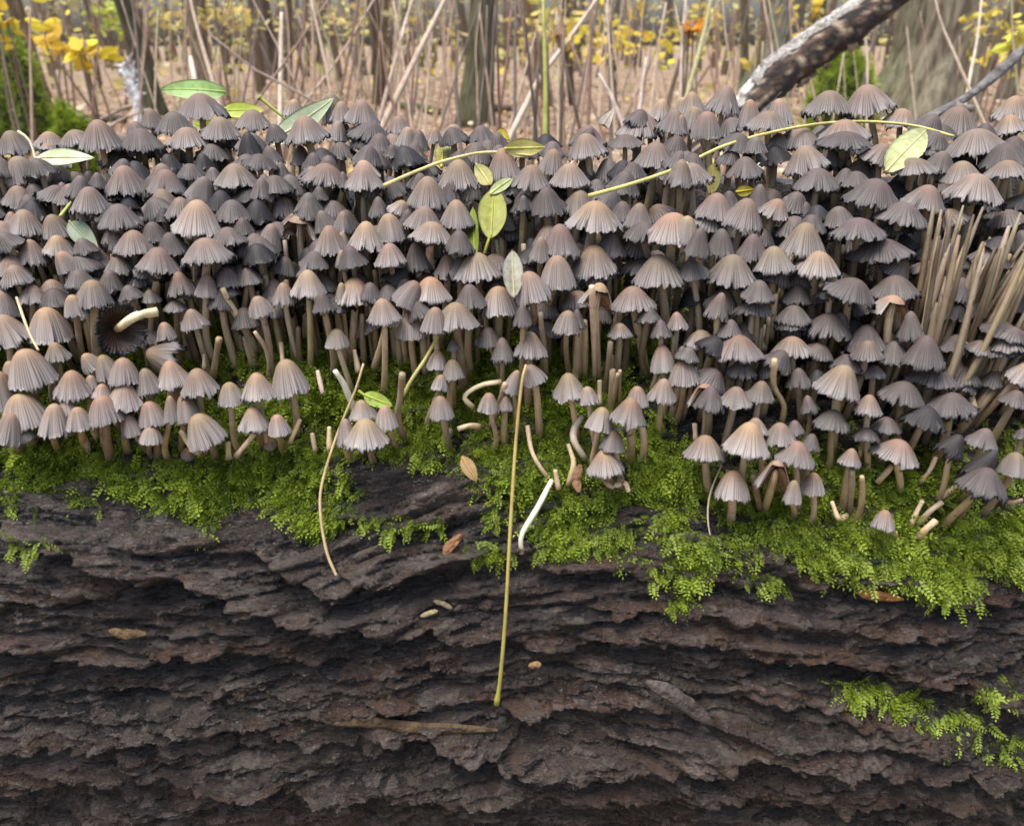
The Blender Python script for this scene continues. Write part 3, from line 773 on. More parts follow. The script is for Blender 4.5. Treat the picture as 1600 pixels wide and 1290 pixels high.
labels_used = {}
for k_, s in enumerate(SPEC):
    kd = kind_of(s); ctr, ax, xx, yy, Rm, Hm = cap_geometry(s)
    tint, val = TONES[s['tone']]
    f = rnd.uniform(.80, 1.22)
    # the older, inkier side of the cluster is bluer
    tint = tuple(min(1, c * f * rnd.uniform(.93, 1.07)) for c in tint); val = val * f
    rs = (.0016 + .0008 * rnd.random()) * (.7 + .5 * min(1.4, Rm / .013)) * .95
    pts = stem_points(s['B'] - s['n'] * .003, s['n'], ctr, ax, Hm, rnd.gauss(0, 1))
    rad = rs * np.array([1.25, 1.1, 1.0, .95, .92, .9, .88, .86, .8])
    sv_, sf_ = tube(pts, rad, 9, True, .04, k_)
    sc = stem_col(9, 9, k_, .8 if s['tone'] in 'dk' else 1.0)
    rot = rnd.uniform(0, 6.28)
    if kd == 'split': rot = rnd.uniform(-.3, .3)
    c_, s_ = math.cos(rot), math.sin(rot)
    X1 = xx * c_ + yy * s_; Y1 = yy * c_ - xx * s_
    sq = rnd.uniform(.93, 1.07)
    if k_ < 300:
        root = empty('ink_cap_mushroom', Vector(s['B']))
        me = mesh_from('stem', sv_ - s['B'], sf_); attr_color(me, 'col', sc)
        link('stem', me, M['stem'], root)
        o = link('cap', rnd.choice(CAPS[kd]), None, root)
        Mx = Matrix.Identity(4)
        for r_ in range(3):
            Mx[r_][0] = X1[r_] * Rm; Mx[r_][1] = Y1[r_] * Rm * sq; Mx[r_][2] = ax[r_] * Hm; Mx[r_][3] = (ctr - s['B'])[r_]
        o.matrix_basis = Mx
        o.color = (*tint, val)
        if kd in ('split', 'ragged'):
            gl = link('gills', GILLS, M['gill'], o)
        size = 'large' if s['w'] > 62 else 'small' if s['w'] < 42 else 'mid-sized'
        best = None
        for nm, (lx, ly), reach in LAND:
            dist = math.hypot(s['x'] - lx, .5 * (s['a'] + s['r']) - ly)
            if dist < reach and (best is None or dist < best[0]): best = (dist, nm)
        cy = s['r']
        if best: where = 'near ' + best[1]
        elif cy < 225: where = 'along the crest of the log'
        elif cy < 330: where = 'high in the crowded cluster'
        elif cy < 480: where = 'in the thick middle of the cluster'
        elif cy < 600: where = 'low in the cluster over dark stems'
        else: where = 'at the mossy lower fringe'
        tw = 'pale ' if f > 1.09 else 'dusky ' if f < .91 else ''
        lw = 'tilted left ' if s['tilt'] < -6 else 'tilted right ' if s['tilt'] > 6 else ''
        lab = f"{size} {tw if s['tone'] != 'k' else ''}{TONE_W[s['tone']]} {KIND_W[kd]} mushroom {lw}{where}"
        grp = lab.replace(' mushroom ', ' mushrooms ', 1)
        tag(root, lab, 'mushroom', grp)
    else:
        V, fa, C = rnd.choice(LOWCAPS[kd])
        Wv = V[:, :1] * X1 * Rm + V[:, 1:2] * Y1 * Rm + V[:, 2:] * ax * Hm + ctr
        crowd_cap.add(Wv, fa, C, [*tint, val])
        crowd_stem.add(sv_, sf_, sc)

# the colony goes on along the log past both ends of the view
for k_ in range(230):
    px = rnd.uniform(-290, -45) if k_ % 2 else rnd.uniform(1645, 1890); py = 190 + 500 * rnd.random() ** 1.1
    wd = rnd.uniform(42, 66)
    s = dict(x=px, r=py, a=py - wd * rnd.uniform(.58, .85), w=wd, tone=rnd.choice('bggdd') if px > 800 else rnd.choice('bbbgg'), tilt=rnd.gauss(0, 6), kind=None)
    s['B'], s['n'], s['t'] = place(px, py, rnd.uniform(55, 100), rnd.gauss(0, 9))
    kd = kind_of(s); ctr, ax, xx, yy, Rm, Hm = cap_geometry(s)
    tint, val = TONES[s['tone']]; f = rnd.uniform(.8, 1.2)
    V, fa, C = rnd.choice(LOWCAPS[kd])
    crowd_cap.add(V[:, :1] * xx * Rm + V[:, 1:2] * yy * Rm + V[:, 2:] * ax * Hm + ctr, fa, C, [*(c * f for c in tint), val * f])
    sv_, sf_ = tube(stem_points(s['B'] - s['n'] * .003, s['n'], ctr, ax, Hm, 0), np.linspace(.0024, .0018, 9), 6, True, .04, k_)
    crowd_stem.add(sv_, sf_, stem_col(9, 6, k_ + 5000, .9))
# small mushrooms hidden deeper between the others, and bare stems among them
for k_ in range(480):
    px = rnd.uniform(-290, 1890); py = rnd.uniform(235, 600) if px > 950 else rnd.uniform(245, 505)
    L = rnd.uniform(40, 70)
    lim = np.interp(px, LIM[:, 0], LIM[:, 1])
    B, n = surf(px, max(py + L, 275)); d = ray(px, py)
    hgt = rnd.uniform(.016, .034)
    top = B + (.5 * n + .86 * UPV) * hgt
    s = dict(x=px, r=py, a=py - rnd.uniform(22, 34), w=rnd.uniform(34, 56), tone=rnd.choice('dddkg'), tilt=rnd.gauss(0, 12), kind=None, t=0)
    qx, qy, qz = project(top); s['x'], s['r'], s['t'] = qx, qy, qz; s['a'] = qy - rnd.uniform(22, 34)
    kd = kind_of(s); ctr, ax, xx, yy, Rm, Hm = cap_geometry(s)
    tint, val = TONES[s['tone']]; f = rnd.uniform(.7, 1.1); tint = tuple(c * f for c in tint)
    V, fa, C = rnd.choice(LOWCAPS[kd])
    crowd_cap.add(V[:, :1] * xx * Rm + V[:, 1:2] * yy * Rm + V[:, 2:] * ax * Hm + ctr, fa, C, [*tint, val * f])
    sv_, sf_ = tube(stem_points(B - n * .003, n, ctr, ax, Hm, 0), np.linspace(.0024, .0017, 9), 6, True, .04, k_)
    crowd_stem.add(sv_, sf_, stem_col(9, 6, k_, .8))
for k_ in range(300):                                             # bare stems standing between the caps
    px = rnd.uniform(-40, 1640); by = rnd.uniform(430, 650) if px > 900 else rnd.uniform(430, 570)
    B, n = surf(px, by)
    h_ = rnd.uniform(.012, .036); lean = rnd.gauss(0, .12)
    top = B + (rnd.uniform(.2, .5) * n + .86 * UPV) * h_ + np.array([lean * h_, 0, 0])
    mid = .5 * (B + top) + n * h_ * .08
    sv_, sf_ = tube(smooth_path([B - n * .003, mid, top], 6), np.linspace(.0019, .0014, 6) * rnd.uniform(.8, 1.2), 6, True, .06, k_)
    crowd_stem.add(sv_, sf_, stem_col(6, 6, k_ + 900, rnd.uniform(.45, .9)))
for k_ in range(85):                                              # the fan of long bare stems at the right end
    u = rnd.random(); v_ = rnd.random()
    bx, by = 1400 + 140 * u + rnd.gauss(0, 14), 540 + 150 * v_
    tx = bx + 25 + 110 * u + rnd.gauss(0, 26); ty = max(by - rnd.uniform(120, 330), 315 + rnd.uniform(0, 90))
    B, n = surf(bx, by); d0 = hit_log(bx, by)[0]
    tt_ = place(tx, ty, by - ty)[2] + rnd.uniform(.010, .05)
    top = at(tx, ty, tt_); mid = .55 * B + .45 * top + n * .006
    sv_, sf_ = tube(smooth_path([B - n * .003, mid, top], 9), np.linspace(.0022, .0014, 9) * np.array([1, 1, 1, 1, 1, 1, 1, .95, .55]) * rnd.uniform(.7, 1.15), 7, True, .10, k_)
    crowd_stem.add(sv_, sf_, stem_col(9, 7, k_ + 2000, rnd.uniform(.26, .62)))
me = crowd_cap.mesh('mushroom_caps', 'cap', 'tint')
o = link('mushroom_crowd', me, M['cap_crowd'])
tag(o, 'small dark half-hidden mushrooms crowded between the bigger caps', 'mushrooms', kind='stuff')
me = crowd_stem.mesh('mushroom_stems')
o = link('stem_crowd', me, M['stem'])
tag(o, 'mass of thin pale mushroom stems standing in the shade under the caps', 'stems', kind='stuff')

# ------------------------------------------------------------------ broken stems lying and standing free
def px_path(pts, lift, base_on=True):
    """photo pixels -> points on the log surface raised by lift (metres) along the surface normal"""
    out = []
    for (x, y), l in zip(pts, lift):
        t, ok = hit_log(x, y); n = surf(x, y)[1]; d = ray(x, y)
        out.append(at(x, y, t - l / max(.35, abs(n @ d))))
    return out

def z4(ox, oy, *pp): return [(ox + x / Z_, oy + y / Z_) for x, y in pp]
BROKEN = [  # pixels from foot to tip, width px, paleness, label
    (z4(0, 400, (1190, 440), (1130, 330), (1070, 230), (1030, 150)), 10, 1.1, 'long pale bent stem whose cap is lost, leaning out above the moss'),
    (z4(0, 400, (945, 525), (945, 455)), 6, 1.1, 'short upright stem stub behind the row of tan caps on moss'),
    (z4(0, 400, (985, 560), (1000, 470), (1015, 380)), 10, .75, 'grey split sliver of stem standing in dark moss'),
    (z4(0, 400, (1310, 500), (1300, 400)), 7, 1.2, 'pale snapped stem just above the tallest cap on open moss'),
    (z4(0, 400, (1250, 530), (1230, 430), (1180, 350)), 6, 1.1, 'thin split stem bending left above the moss'),
    (z4(0, 400, (1495, 640), (1470, 530)), 7, 1.5, 'short white sliver of stem lying on bright moss'),
    (z4(0, 400, (1650, 735), (1620, 660), (1590, 590), (1550, 530)), 9, 1.7, 'curved white stem beside the thin drooping stalk'),
    (z4(0, 400, (930, 915), (880, 870), (840, 810)), 11, 1.1, 'fat tan stub lying next to an orange button on moss'),
    (z4(0, 400, (1060, 940), (1055, 860)), 9, 1.1, 'stout tan stub under the tilted tan cap on moss'),
    (z4(0, 400, (1090, 930), (1180, 820)), 8, 1.1, 'leaning tan stem under a small cap on moss'),
    (z4(0, 400, (1340, 870), (1390, 755)), 7, 1.0, 'tan stem leaning right beside a dark brown cap on moss'),
    (z4(0, 400, (1460, 905), (1445, 820)), 7, .9, 'lone short stub standing in bright moss'),
    (z4(0, 400, (1525, 900), (1525, 790)), 8, .9, 'greenish stub left of the three-cap clump on moss'),
    (z4(530, 400, (90, 540), (70, 435)), 8, 1.0, 'tan stump of stem at the foot of the yellow stalk'),
    (z4(530, 400, (160, 520), (190, 420), (215, 320)), 9, 1.0, 'tan stem slanting right below a grey cap'),
    (z4(530, 400, (300, 840), (272, 740), (285, 640), (292, 545)), 10, 1.0, 'bent tan stem carrying the forked stalk'),
    (z4(530, 400, (1185, 580), (1178, 350), (1170, 140)), 9, 1.15, 'very tall straight pale stem among dark ones'),
    (z4(530, 400, (1140, 560), (1135, 300)), 10, .9, 'broad flat stem left of the tallest pale stem'),
    (z4(530, 400, (960, 560), (945, 400), (930, 260)), 8, .95, 'tall stem right of a grey bell cap'),
    (z4(530, 400, (1260, 700), (1275, 620), (1290, 545)), 7, 1.0, 'pale stem with a hooked broken top'),
    (z4(530, 400, (1295, 680), (1300, 530)), 6, .95, 'slim stem beside the hooked broken one'),
    (z4(530, 400, (1205, 690), (1205, 575)), 8, .9, 'short straight stem above a tan cap'),
    (z4(530, 400, (970, 1030), (920, 960), (888, 890), (872, 785)), 7, 1.0, 'curved olive stem hanging on the moss beside the long stalk'),
    (z4(530, 400, (845, 1375), (845, 1290), (920, 1160), (985, 1035)), 8, 1.75, 'white kinked stem hanging over the bark edge'),
    (z4(530, 400, (1140, 940), (1090, 860), (1088, 800), (1125, 740)), 10, 1.35, 'curled violet-white stem lying on the moss'),
    (z4(530, 400, (1060, 1060), (1085, 960), (1060, 870)), 8, 1.0, 'tan hooked stem left of the hanging brown shred'),
    (z4(530, 400, (1015, 1080), (1000, 990)), 8, .95, 'stubby stem beside the top of the white kinked stem'),
    (z4(530, 400, (650, 790), (600, 785), (550, 800)), 9, 1.1, 'stub lying flat with its round cut end showing'),
    (z4(530, 400, (620, 700), (580, 650), (650, 600), (750, 580)), 8, 1.3, 'pale stem arched over a torn cap'),
    (z4(530, 400, (700, 790), (740, 690), (770, 590)), 9, 1.0, 'tan stem rising to the torn brown cap'),
    (z4(530, 400, (1210, 1020), (1260, 1065), (1320, 1050), (1340, 1090)), 8, 1.3, 'pale twisted stem under the lowest central cap'),
    (z4(1060, 400, (430, 390), (450, 175)), 9, 1.0, 'tall cut stem among dark caps'),
    (z4(1060, 400, (390, 440), (402, 320)), 10, 1.05, 'thick cut stem leaning right among dark caps'),
    (z4(1060, 400, (220, 380), (228, 210)), 8, 1.1, 'pale cut stem behind a wide grey cap'),
    (z4(1060, 400, (480, 770), (488, 690), (442, 600), (445, 480)), 9, 1.05, 'wavy stem with a flared cut tip'),
    (z4(1060, 400, (1385, 220), (1392, 100)), 8, 1.3, 'pale cut stem beside the wet black cap'),
    (z4(1060, 400, (1130, 270), (1125, 190)), 10, 2.0, 'bright white broken stem end'),
    (z4(1060, 400, (1270, 560), (1325, 400)), 10, 1.25, 'pale stem leaning right beside wet glossy caps'),
    (z4(1060, 400, (1370, 720), (1350, 600)), 9, 1.1, 'knobby stem end before the fan of stems'),
    (z4(1060, 400, (1400, 700), (1470, 640), (1545, 560)), 10, 1.15, 'stem leaning far right under a torn cap'),
    (z4(1060, 400, (80, 850), (75, 775)), 8, 1.0, 'short stump above a grey cap on the moss line'),
    (z4(1060, 400, (380, 1170), (360, 1090), (348, 1015)), 10, .95, 'thick stub left of the torn-open brown cap'),
    (z4(1060, 400, (790, 1200), (800, 1100), (805, 990)), 9, .95, 'tan stem with a second one grown to its foot'),
    (z4(1060, 400, (790, 1270), (840, 1180), (852, 1090), (850, 1020)), 8, 1.2, 'pale stem curving down onto moss'),
    (z4(1060, 400, (780, 1200), (742, 1215), (710, 1135)), 8, 1.15, 'hooked pale stem lying on moss'),
    (z4(1060, 400, (1070, 1250), (1130, 1130)), 8, 1.1, 'loose straight stem lying on dark moss'),
    (z4(1060, 400, (1110, 1240), (1165, 1180), (1220, 1140)), 9, 1.0, 'stout loose stem lying beside a straight one'),
    (z4(1060, 400, (1120, 1050), (1165, 990), (1190, 930)), 7, 1.0, 'slender bent stem over the black hollow'),
    (z4(1060, 400, (920, 1050), (990, 970)), 9, .95, 'stem lying slantwise under a grey flared cap'),
    (z4(1060, 400, (1200, 1130), (1290, 1060)), 8, .9, 'brown stem lying under the shaggy black caps'),
    (z4(1060, 400, (840, 930), (855, 860)), 7, .95, 'small bare stem between dark caps near the moss'),
    (z4(1060, 400, (1490, 1130), (1540, 1140), (1590, 1128)), 7, 1.0, 'thin pale stem lying below the shaggy caps'),
    (z4(1060, 400, (1110, 1300), (1150, 1260), (1190, 1225)), 11, 1.15, 'pale thick stem end lowest on the right moss'),
]
for k_, (pl, wpx, pale, lab) in enumerate(BROKEN):
    m = 12
    lo = abs(pl[0][1] - pl[-1][1]) > 45 and not any(wd in lab for wd in ('lying', 'hanging'))
    lift = [.003 + (.026 * (i_ / (len(pl) - 1)) if lo else .006 * min(1, i_)) for i_ in range(len(pl))]
    lift[0] = -.001 if lo else .004
    if lo:
        d_a = hit_log(*pl[0])[0] + .004; d_b = place(*pl[-1], pl[0][1] - pl[-1][1])[2] - .004
        p3 = smooth_path([at(x, y, d_a + (d_b - d_a) * (pl[0][1] - y) / (pl[0][1] - pl[-1][1])) for x, y in pl], m)
    else: p3 = smooth_path(px_path(pl, lift), m)
    d0 = (p3[0] - CAMN) @ C_FWD
    r_ = .5 * wpx * d0 / F
    rad = r_ * (1 + .12 * np.sin(np.linspace(0, 5, m) + k_)) * np.linspace(1.1, .92, m)
    V, fa = tube(p3, rad, 10, True, .05, k_)
    root_p = p3[0].copy()
    me = mesh_from('broken_stem', V - root_p, fa); attr_color(me, 'col', (stem_col(m, 10, k_ + 70) * pale * np.array([1, 1 + .04 * (pale > 1.25), 1 + .18 * (pale > 1.25)])).clip(0, .8))
    o = link('broken_stem', me, M['stem'], None, Vector(root_p))
    tag(o, lab, 'mushroom stem', 'bare and broken mushroom stems')

# overturned black cap with white stem, lying on its side
def lying_mushroom(px, py, axis, Rm, Hm, tip, kind, tone, lab, stemr=.0022, pale=1.7, lift=.034):
    p, n = surf(px, py); ctr = px_path([(px, py)], [lift])[0]
    ax = np.array(axis, float); ax /= np.linalg.norm(ax)
    root = empty('overturned_mushroom', Vector(ctr))
    o = link('cap', CAPS[kind][0], None, root)
    xx = np.cross([0, 1.0, .2], ax); xx /= np.linalg.norm(xx); yy = np.cross(ax, xx)
    Mx = Matrix.Identity(4)
    for r_ in range(3): Mx[r_][0] = xx[r_] * Rm; Mx[r_][1] = yy[r_] * Rm; Mx[r_][2] = ax[r_] * Hm; Mx[r_][3] = 0
    o.matrix_basis = Mx
    tnt, val = TONES[tone]; o.color = (*tnt, val)
    link('gills', GILLS, M['gill'], o)
    tipp = px_path([tip], [lift + .004])[0]
    p3 = smooth_path([ctr + ax * Hm * .5, .5 * (ctr + tipp) + n * .004, tipp], 8)
    V, fa = tube(p3, np.linspace(stemr, stemr * 1.15, 8), 10, True, .04, 3)
    me = mesh_from('stem', V - ctr, fa); attr_color(me, 'col', (stem_col(8, 10, 5) * pale).clip(0, .8))
    link('stem', me, M['stem'], root)
    tag(root, lab, 'mushroom', 'mushrooms lying on their side'); return root
lying_mushroom(188, 515, (-.6, .72, -.2), .0128, .012, (246, 487), 'ragged', 'k', 'overturned black cap lying with its dark gills and white stem showing')

# little buttons and shreds
for (px, py, w_, tn, lab) in ((287, 706, 20, (.38, .20, .10), 'orange-brown button lying beside a fat tan stub'), (416, 690, 17, (.36, .18, .09), 'orange-brown button lying beside a small cap on moss'),
                             (699, 672, 14, (.42, .33, .2), 'round cut stem end sitting on moss like a tiny ring')):
    p, n = surf(px, py); root = empty('mushroom_button', Vector(p))
    o = link('cap', CAPS['bell'][1], None, root); rr = .5 * w_ * .47 / F * 1.15
    ax = .6 * n + np.array([rnd.gauss(0, .4), 0, .5]); ax /= np.linalg.norm(ax); xx = np.cross([0, 1., .3], ax); xx /= np.linalg.norm(xx); yy = np.cross(ax, xx)
    Mx = Matrix.Identity(4); c0 = n * .004
    for r_ in range(3): Mx[r_][0] = xx[r_] * rr; Mx[r_][1] = yy[r_] * rr; Mx[r_][2] = ax[r_] * rr * 1.3; Mx[r_][3] = c0[r_]
    o.matrix_basis = Mx; o.color = (*tn, .30)
    V, fa = tube(np.array([c0 + ax * rr * .4, c0 * .5, -n * .003]), [.0017, .0018, .002], 8)
    me = mesh_from('stem', V, fa); attr_color(me, 'col', stem_col(3, 8, 9)); link('stem', me, M['stem'], root)
    tag(root, lab, 'mushroom')

# ------------------------------------------------------------------ leaves and stalks on the log
def env_depth(px, py): return place(px, py, 85)[2]

def leaf(name, lab, base, tip, width, col, off, col2=None, curl=.15, serr=0.0, roll=0.0, stalk=None, dt=0.0, spots=0, cat='leaf', shape=1.0, depth=None, fold=.12):
    """blade from its stalk end to its tip (photo pixels), width px, held off the caps by off metres"""
    d0 = (depth if depth else env_depth(*base)) - off; d1 = (depth if depth else env_depth(*tip)) - off + dt
    A, Bp = at(*base, d0), at(*tip, d1)
    ax = Bp - A; L = np.linalg.norm(ax); ax /= L
    v = A - CAMN; v /= np.linalg.norm(v)
    sd_ = np.cross(ax, -v); sd_ /= np.linalg.norm(sd_); nn = np.cross(sd_, ax)
    if nn @ v > 0: nn = -nn
    cr, sr = math.cos(roll), math.sin(roll)
    sd_, nn = sd_ * cr + nn * sr, nn * cr - sd_ * sr
    nu, nv = 22, 11
    u = np.linspace(0, 1, nu); vv = np.linspace(-1, 1, nv)
    prof = np.sin(np.pi * np.clip(u, 0, 1) ** (.85 * shape)) ** .72 * (1 - .12 * u)
    rg = np.random.default_rng(abs(hash(lab)) % 1000 if False else len(lab) * 7)
    hw = .5 * width * .5 * (d0 + d1) / F * prof
    if serr: hw = hw * (1 + serr * (((np.arange(nu) * .5) % 1) - .5))
    U, VV = np.meshgrid(u, vv, indexing='ij')
    wob = .02 * L * np.sin(U * 7 + rg.uniform(0, 6)) * VV * .6
    Pz = -curl * L * (U - .5) ** 2 * 2 + fold * np.abs(VV) * hw[:, None] + wob
    P = A + U[..., None] * L * ax + (VV * hw[:, None])[..., None] * sd_ + Pz[..., None] * nn
    P = P.reshape(-1, 3)
    th = .00025
    V = np.vstack([P + nn * th, P - nn * th]); m = nu * nv
    i, j = np.meshgrid(np.arange(nu - 1), np.arange(nv - 1), indexing='ij')
    Q1 = np.stack([i * nv + j, (i + 1) * nv + j, (i + 1) * nv + j + 1, i * nv + j + 1], -1).reshape(-1, 4)
    ring = np.concatenate([np.arange(nv), np.arange(1, nu) * nv + nv - 1, (nu - 1) * nv + np.arange(nv - 2, -1, -1), np.arange(nu - 2, 0, -1) * nv])
    rn = np.roll(ring, -1)
    Q = np.vstack([Q1, Q1[:, ::-1] + m, np.stack([ring, ring + m, rn + m, rn], -1)])
    col = np.array(col); c2 = np.array(col2) if col2 is not None else col * .7
    mixf = np.clip(.5 + fbm(U * 4, VV * 2 + 3, rg.integers(99), 3) * 1.2, 0, 1)
    vein = np.exp(-(VV / .09) ** 2) * .55 + .28 * np.clip(np.cos((U * 9 - np.abs(VV) * 2.2) * 2 * np.pi), 0, 1) ** 6 * (np.abs(VV) > .12)
    C = col + (c2 - col) * mixf[..., None] * .6
    C = C + (np.minimum(col * 1.45, .8) - C) * vein[..., None]
    if spots:
        sp = (fbm(U * 26, VV * 13, 77, 2) > .38)[..., None] * spots; C = C * (1 - sp) + sp * np.array([.14, .12, .08])
    C = np.vstack([C.reshape(-1, 3)] * 2).clip(0, .85)
    root = empty(name, Vector(A))
    me = mesh_from('blade', V - A, Q); attr_color(me, 'col', C); link('blade', me, M['leaf'], root)
    # midrib and stalk
    rib = A + u[:, None] * L * ax + (-curl * L * (u - .5) ** 2 * 2 + .0004)[:, None] * nn
    st = [rib[0]]
    if stalk:
        st = [at(x, y, d0 + .002) for x, y in stalk] + st
    V, fa = tube(smooth_path(np.vstack([st, rib[3::3]]), 18), np.linspace(.0009, .0003, 18), 6)
    me = mesh_from('stalk', V - A, fa); attr_color(me, 'col', np.tile(np.minimum(col * 1.25, .7) * np.array([1.05, 1, .8]), (len(V), 1))); link('stalk', me, M['leaf'], root)
    tag(root, lab, cat); return root

PALE = (.46, .58, .33); YG = (.36, .40, .09); YEL = (.62, .50, .08); LIME = (.42, .58, .12)
leaf('fallen_leaf', 'smooth pale green oval leaf lying across brown caps', (54, 246), (147, 246), 32, (.60, .70, .48), .026, (.54, .66, .40), curl=.05, stalk=[(28, 205), (45, 218), (53, 238)], roll=.65)
leaf('fallen_leaf', 'long pale green pointed leaf tilted up between caps on the crest', (420, 226), (522, 155), 38, (.56, .66, .44), .03, (.48, .60, .36), curl=-.06, fold=.1, roll=.3, depth=.60)
leaf('fallen_leaf', 'broad mid-green leaf held flat above the crest before the trees', (352, 142), (248, 138), 34, (.36, .56, .20), -.05, (.42, .58, .22), curl=.1, roll=-.35, depth=.80)
leaf('fallen_leaf', 'yellow-green leaf poking out behind the grey caps of the crest', (345, 172), (412, 172), 26, (.44, .56, .09), -.06, (.55, .55, .08), curl=.1, roll=.4, depth=.79)
leaf('fallen_leaf', 'yellow-green leaf lower half glowing below the crest caps', (352, 205), (300, 192), 22, (.42, .52, .08), -.03, curl=.1, depth=.76)
leaf('fallen_leaf', 'big bent yellow-green leaf hanging with its stalk below', (767, 368), (772, 288), 47, (.34, .36, .085), .020, (.26, .29, .06), curl=.12, stalk=[(757, 396), (765, 370)], spots=.35)
leaf('fallen_leaf', 'pale folded-over flap of leaf above the big bent one', (766, 302), (802, 277), 20, (.44, .50, .26), .022, (.38, .44, .2), curl=.1, roll=.4)
leaf('fallen_leaf', 'small rolled pale leaf with brown tip tucked between brown caps', (748, 262), (770, 295), 28, (.46, .47, .2), .008, (.32, .25, .08), curl=-.25)
leaf('fallen_leaf', 'curled pale yellow leaf arching on the crest', (788, 232), (850, 230), 30, (.60, .58, .22), .034, (.52, .46, .10), curl=-.35)
leaf('fallen_leaf', 'mustard yellow half-hidden leaf on the crest', (775, 208), (795, 218), 24, (.50, .42, .05), -.015, curl=.1)
leaf('fallen_leaf', 'olive spotted leaf standing upright between crest caps', (690, 258), (694, 220), 26, (.38, .38, .10), .002, (.3, .3, .08), curl=.1, spots=.4)
leaf('fallen_leaf', 'narrow pale green leaf edge left of the olive leaf', (608, 240), (640, 268), 16, (.46, .52, .24), .006, curl=.1)
leaf('fallen_leaf', 'tall dark green leaf edge beside the big bent leaf', (742, 398), (738, 322), 20, (.22, .30, .05), .002, curl=.05, roll=.4)
leaf('fallen_leaf', 'pale yellow toothed leaf speckled with green resting on right caps', (1388, 262), (1452, 198), 50, (.62, .66, .34), .042, (.52, .58, .26), curl=.06, serr=.10, spots=.25, roll=.1)
leaf('fallen_leaf', 'dull grey-green leaf sunk between caps', (108, 345), (152, 392), 34, (.24, .30, .22), .006, (.2, .25, .17), curl=.05)
leaf('fallen_leaf', 'speckled grey dead leaf standing upright among caps', (803, 462), (800, 388), 34, (.34, .34, .28), .022, (.28, .28, .22), curl=.12, spots=.5, fold=.35)
leaf('fallen_leaf', 'bluish grey dead leaf half buried at the cluster edge', (5, 470), (40, 415), 40, (.24, .28, .29), -.01, curl=.05)
leaf('fallen_leaf', 'grey wrinkled leaf lying under the speckled dead leaf', (822, 512), (812, 470), 26, (.22, .22, .21), .004, curl=.1, spots=.3)
leaf('fallen_leaf', 'dark yellow leaf scrap under a wide right-hand cap', (1150, 300), (1178, 296), 18, (.42, .36, .04), -.004, curl=.1)
leaf('fallen_leaf', 'olive leaf hanging between caps below the arching stalk', (1112, 300), (1116, 250), 26, (.22, .20, .06), -.004, curl=.1)
leaf('fallen_leaf', 'silvery dry leaf scrap curling up on the crest', (935, 205), (952, 180), 22, (.46, .42, .37), -.01, curl=-.3)
p_, n_ = surf(590, 625); dl = (p_ - CAMN) @ C_FWD
leaf('fallen_leaf', 'small lime green leaf lying above the three-cap clump', (568, 616), (613, 634), 25, (.46, .62, .13), .012, (.38, .55, .10), curl=.08, depth=dl, stalk=[(560, 610), (567, 615)])
p_, n_ = surf(732, 733); dl = (p_ - CAMN) @ C_FWD
leaf('leaf_scrap', 'tan torn scrap of dead leaf on dark moss', (722, 713), (745, 752), 25, (.48, .34, .17), .008, (.38, .26, .12), curl=.1, serr=.3, depth=dl)

def stalk(name, lab, pts, wpx, col, offs, cat='stalk', on_log=False, col_end=None, m=26, node=None):
    P = []
    for (x, y), o_ in zip(pts, offs):
        if on_log: P += px_path([(x, y)], [o_])
        else: P.append(at(x, y, env_depth(x, y) - o_))
    P = smooth_path(P, m); d = (P[m // 2] - CAMN) @ C_FWD; r = .5 * wpx * d / F
    rr = r * np.linspace(1, .7, m)
    if node: rr[:2] *= node
    V, fa = tube(P, rr, 8, True, .03, len(lab))
    A = P[0]; me = mesh_from(name, V - A, fa)
    c0 = np.array(col); c1 = np.array(col_end if col_end else col)
    tt = np.repeat(np.linspace(0, 1, m), 8); C = c0 + (c1 - c0) * tt[:, None]; C = np.vstack([C, C[:1], C[-1:]])
    attr_color(me, 'col', C)
    return tag(link(name, me, M['twig'], None, Vector(A)), lab, cat)
STR = (.58, .46, .20)
stalk('leaf_stalk', 'long straight yellow stalk hanging down over the bark', [(776, 1100), (782, 1055), (790, 960), (797, 830), (806, 690), (815, 600), (822, 570)], 6.5, (.30, .30, .06), [.006, .008, .012, .016, .024, .034, .036], on_log=True, col_end=(.50, .36, .15), node=1.5)
stalk('leaf_stalk', 'thin tan stalk drooping in a curve over moss onto bark', [(530, 908), (510, 860), (500, 790), (507, 740), (530, 670), (555, 610), (568, 568)], 5, (.52, .40, .22), [.004, .006, .008, .010, .014, .022, .028], on_log=True)
stalk('leaf_stalk', 'slanting yellow stalk rising from the forked stem', [(630, 618), (645, 590), (665, 560), (684, 525)], 6.5, (.52, .50, .18), [.012, .02, .026, .032], on_log=True)
stalk('leaf_stalk', 'arching yellow stalk resting across the right-hand caps', [(920, 306), (985, 288), (1060, 262), (1140, 225), (1250, 198), (1340, 190), (1425, 196), (1490, 213)], 6, (.56, .52, .18), [.03, .03, .03, .034, .038, .038, .034, .03])
stalk('leaf_stalk', 'bowed pale yellow stalk lying across the central caps', [(600, 290), (650, 268), (700, 250), (760, 238), (830, 243)], 6, (.62, .54, .24), [.03, .03, .03, .03, .025])
stalk('leaf_stalk', 'short green stalk with a knobbed end beside the long pale pointed leaf', [(405, 152), (422, 166), (446, 186)], 6, (.42, .48, .12), [-.03, -.03, -.03], node=1.6)
stalk('leaf_stalk', 'green stalk poking up between the left caps', [(94, 338), (115, 312), (138, 290)], 5, (.44, .50, .14), [.012, .014, .016])
stalk('leaf_stalk', 'pale thin stalk draped down over the left tan caps', [(26, 465), (38, 500), (48, 525), (60, 547)], 4.5, (.60, .50, .30), [.032, .034, .034, .036])
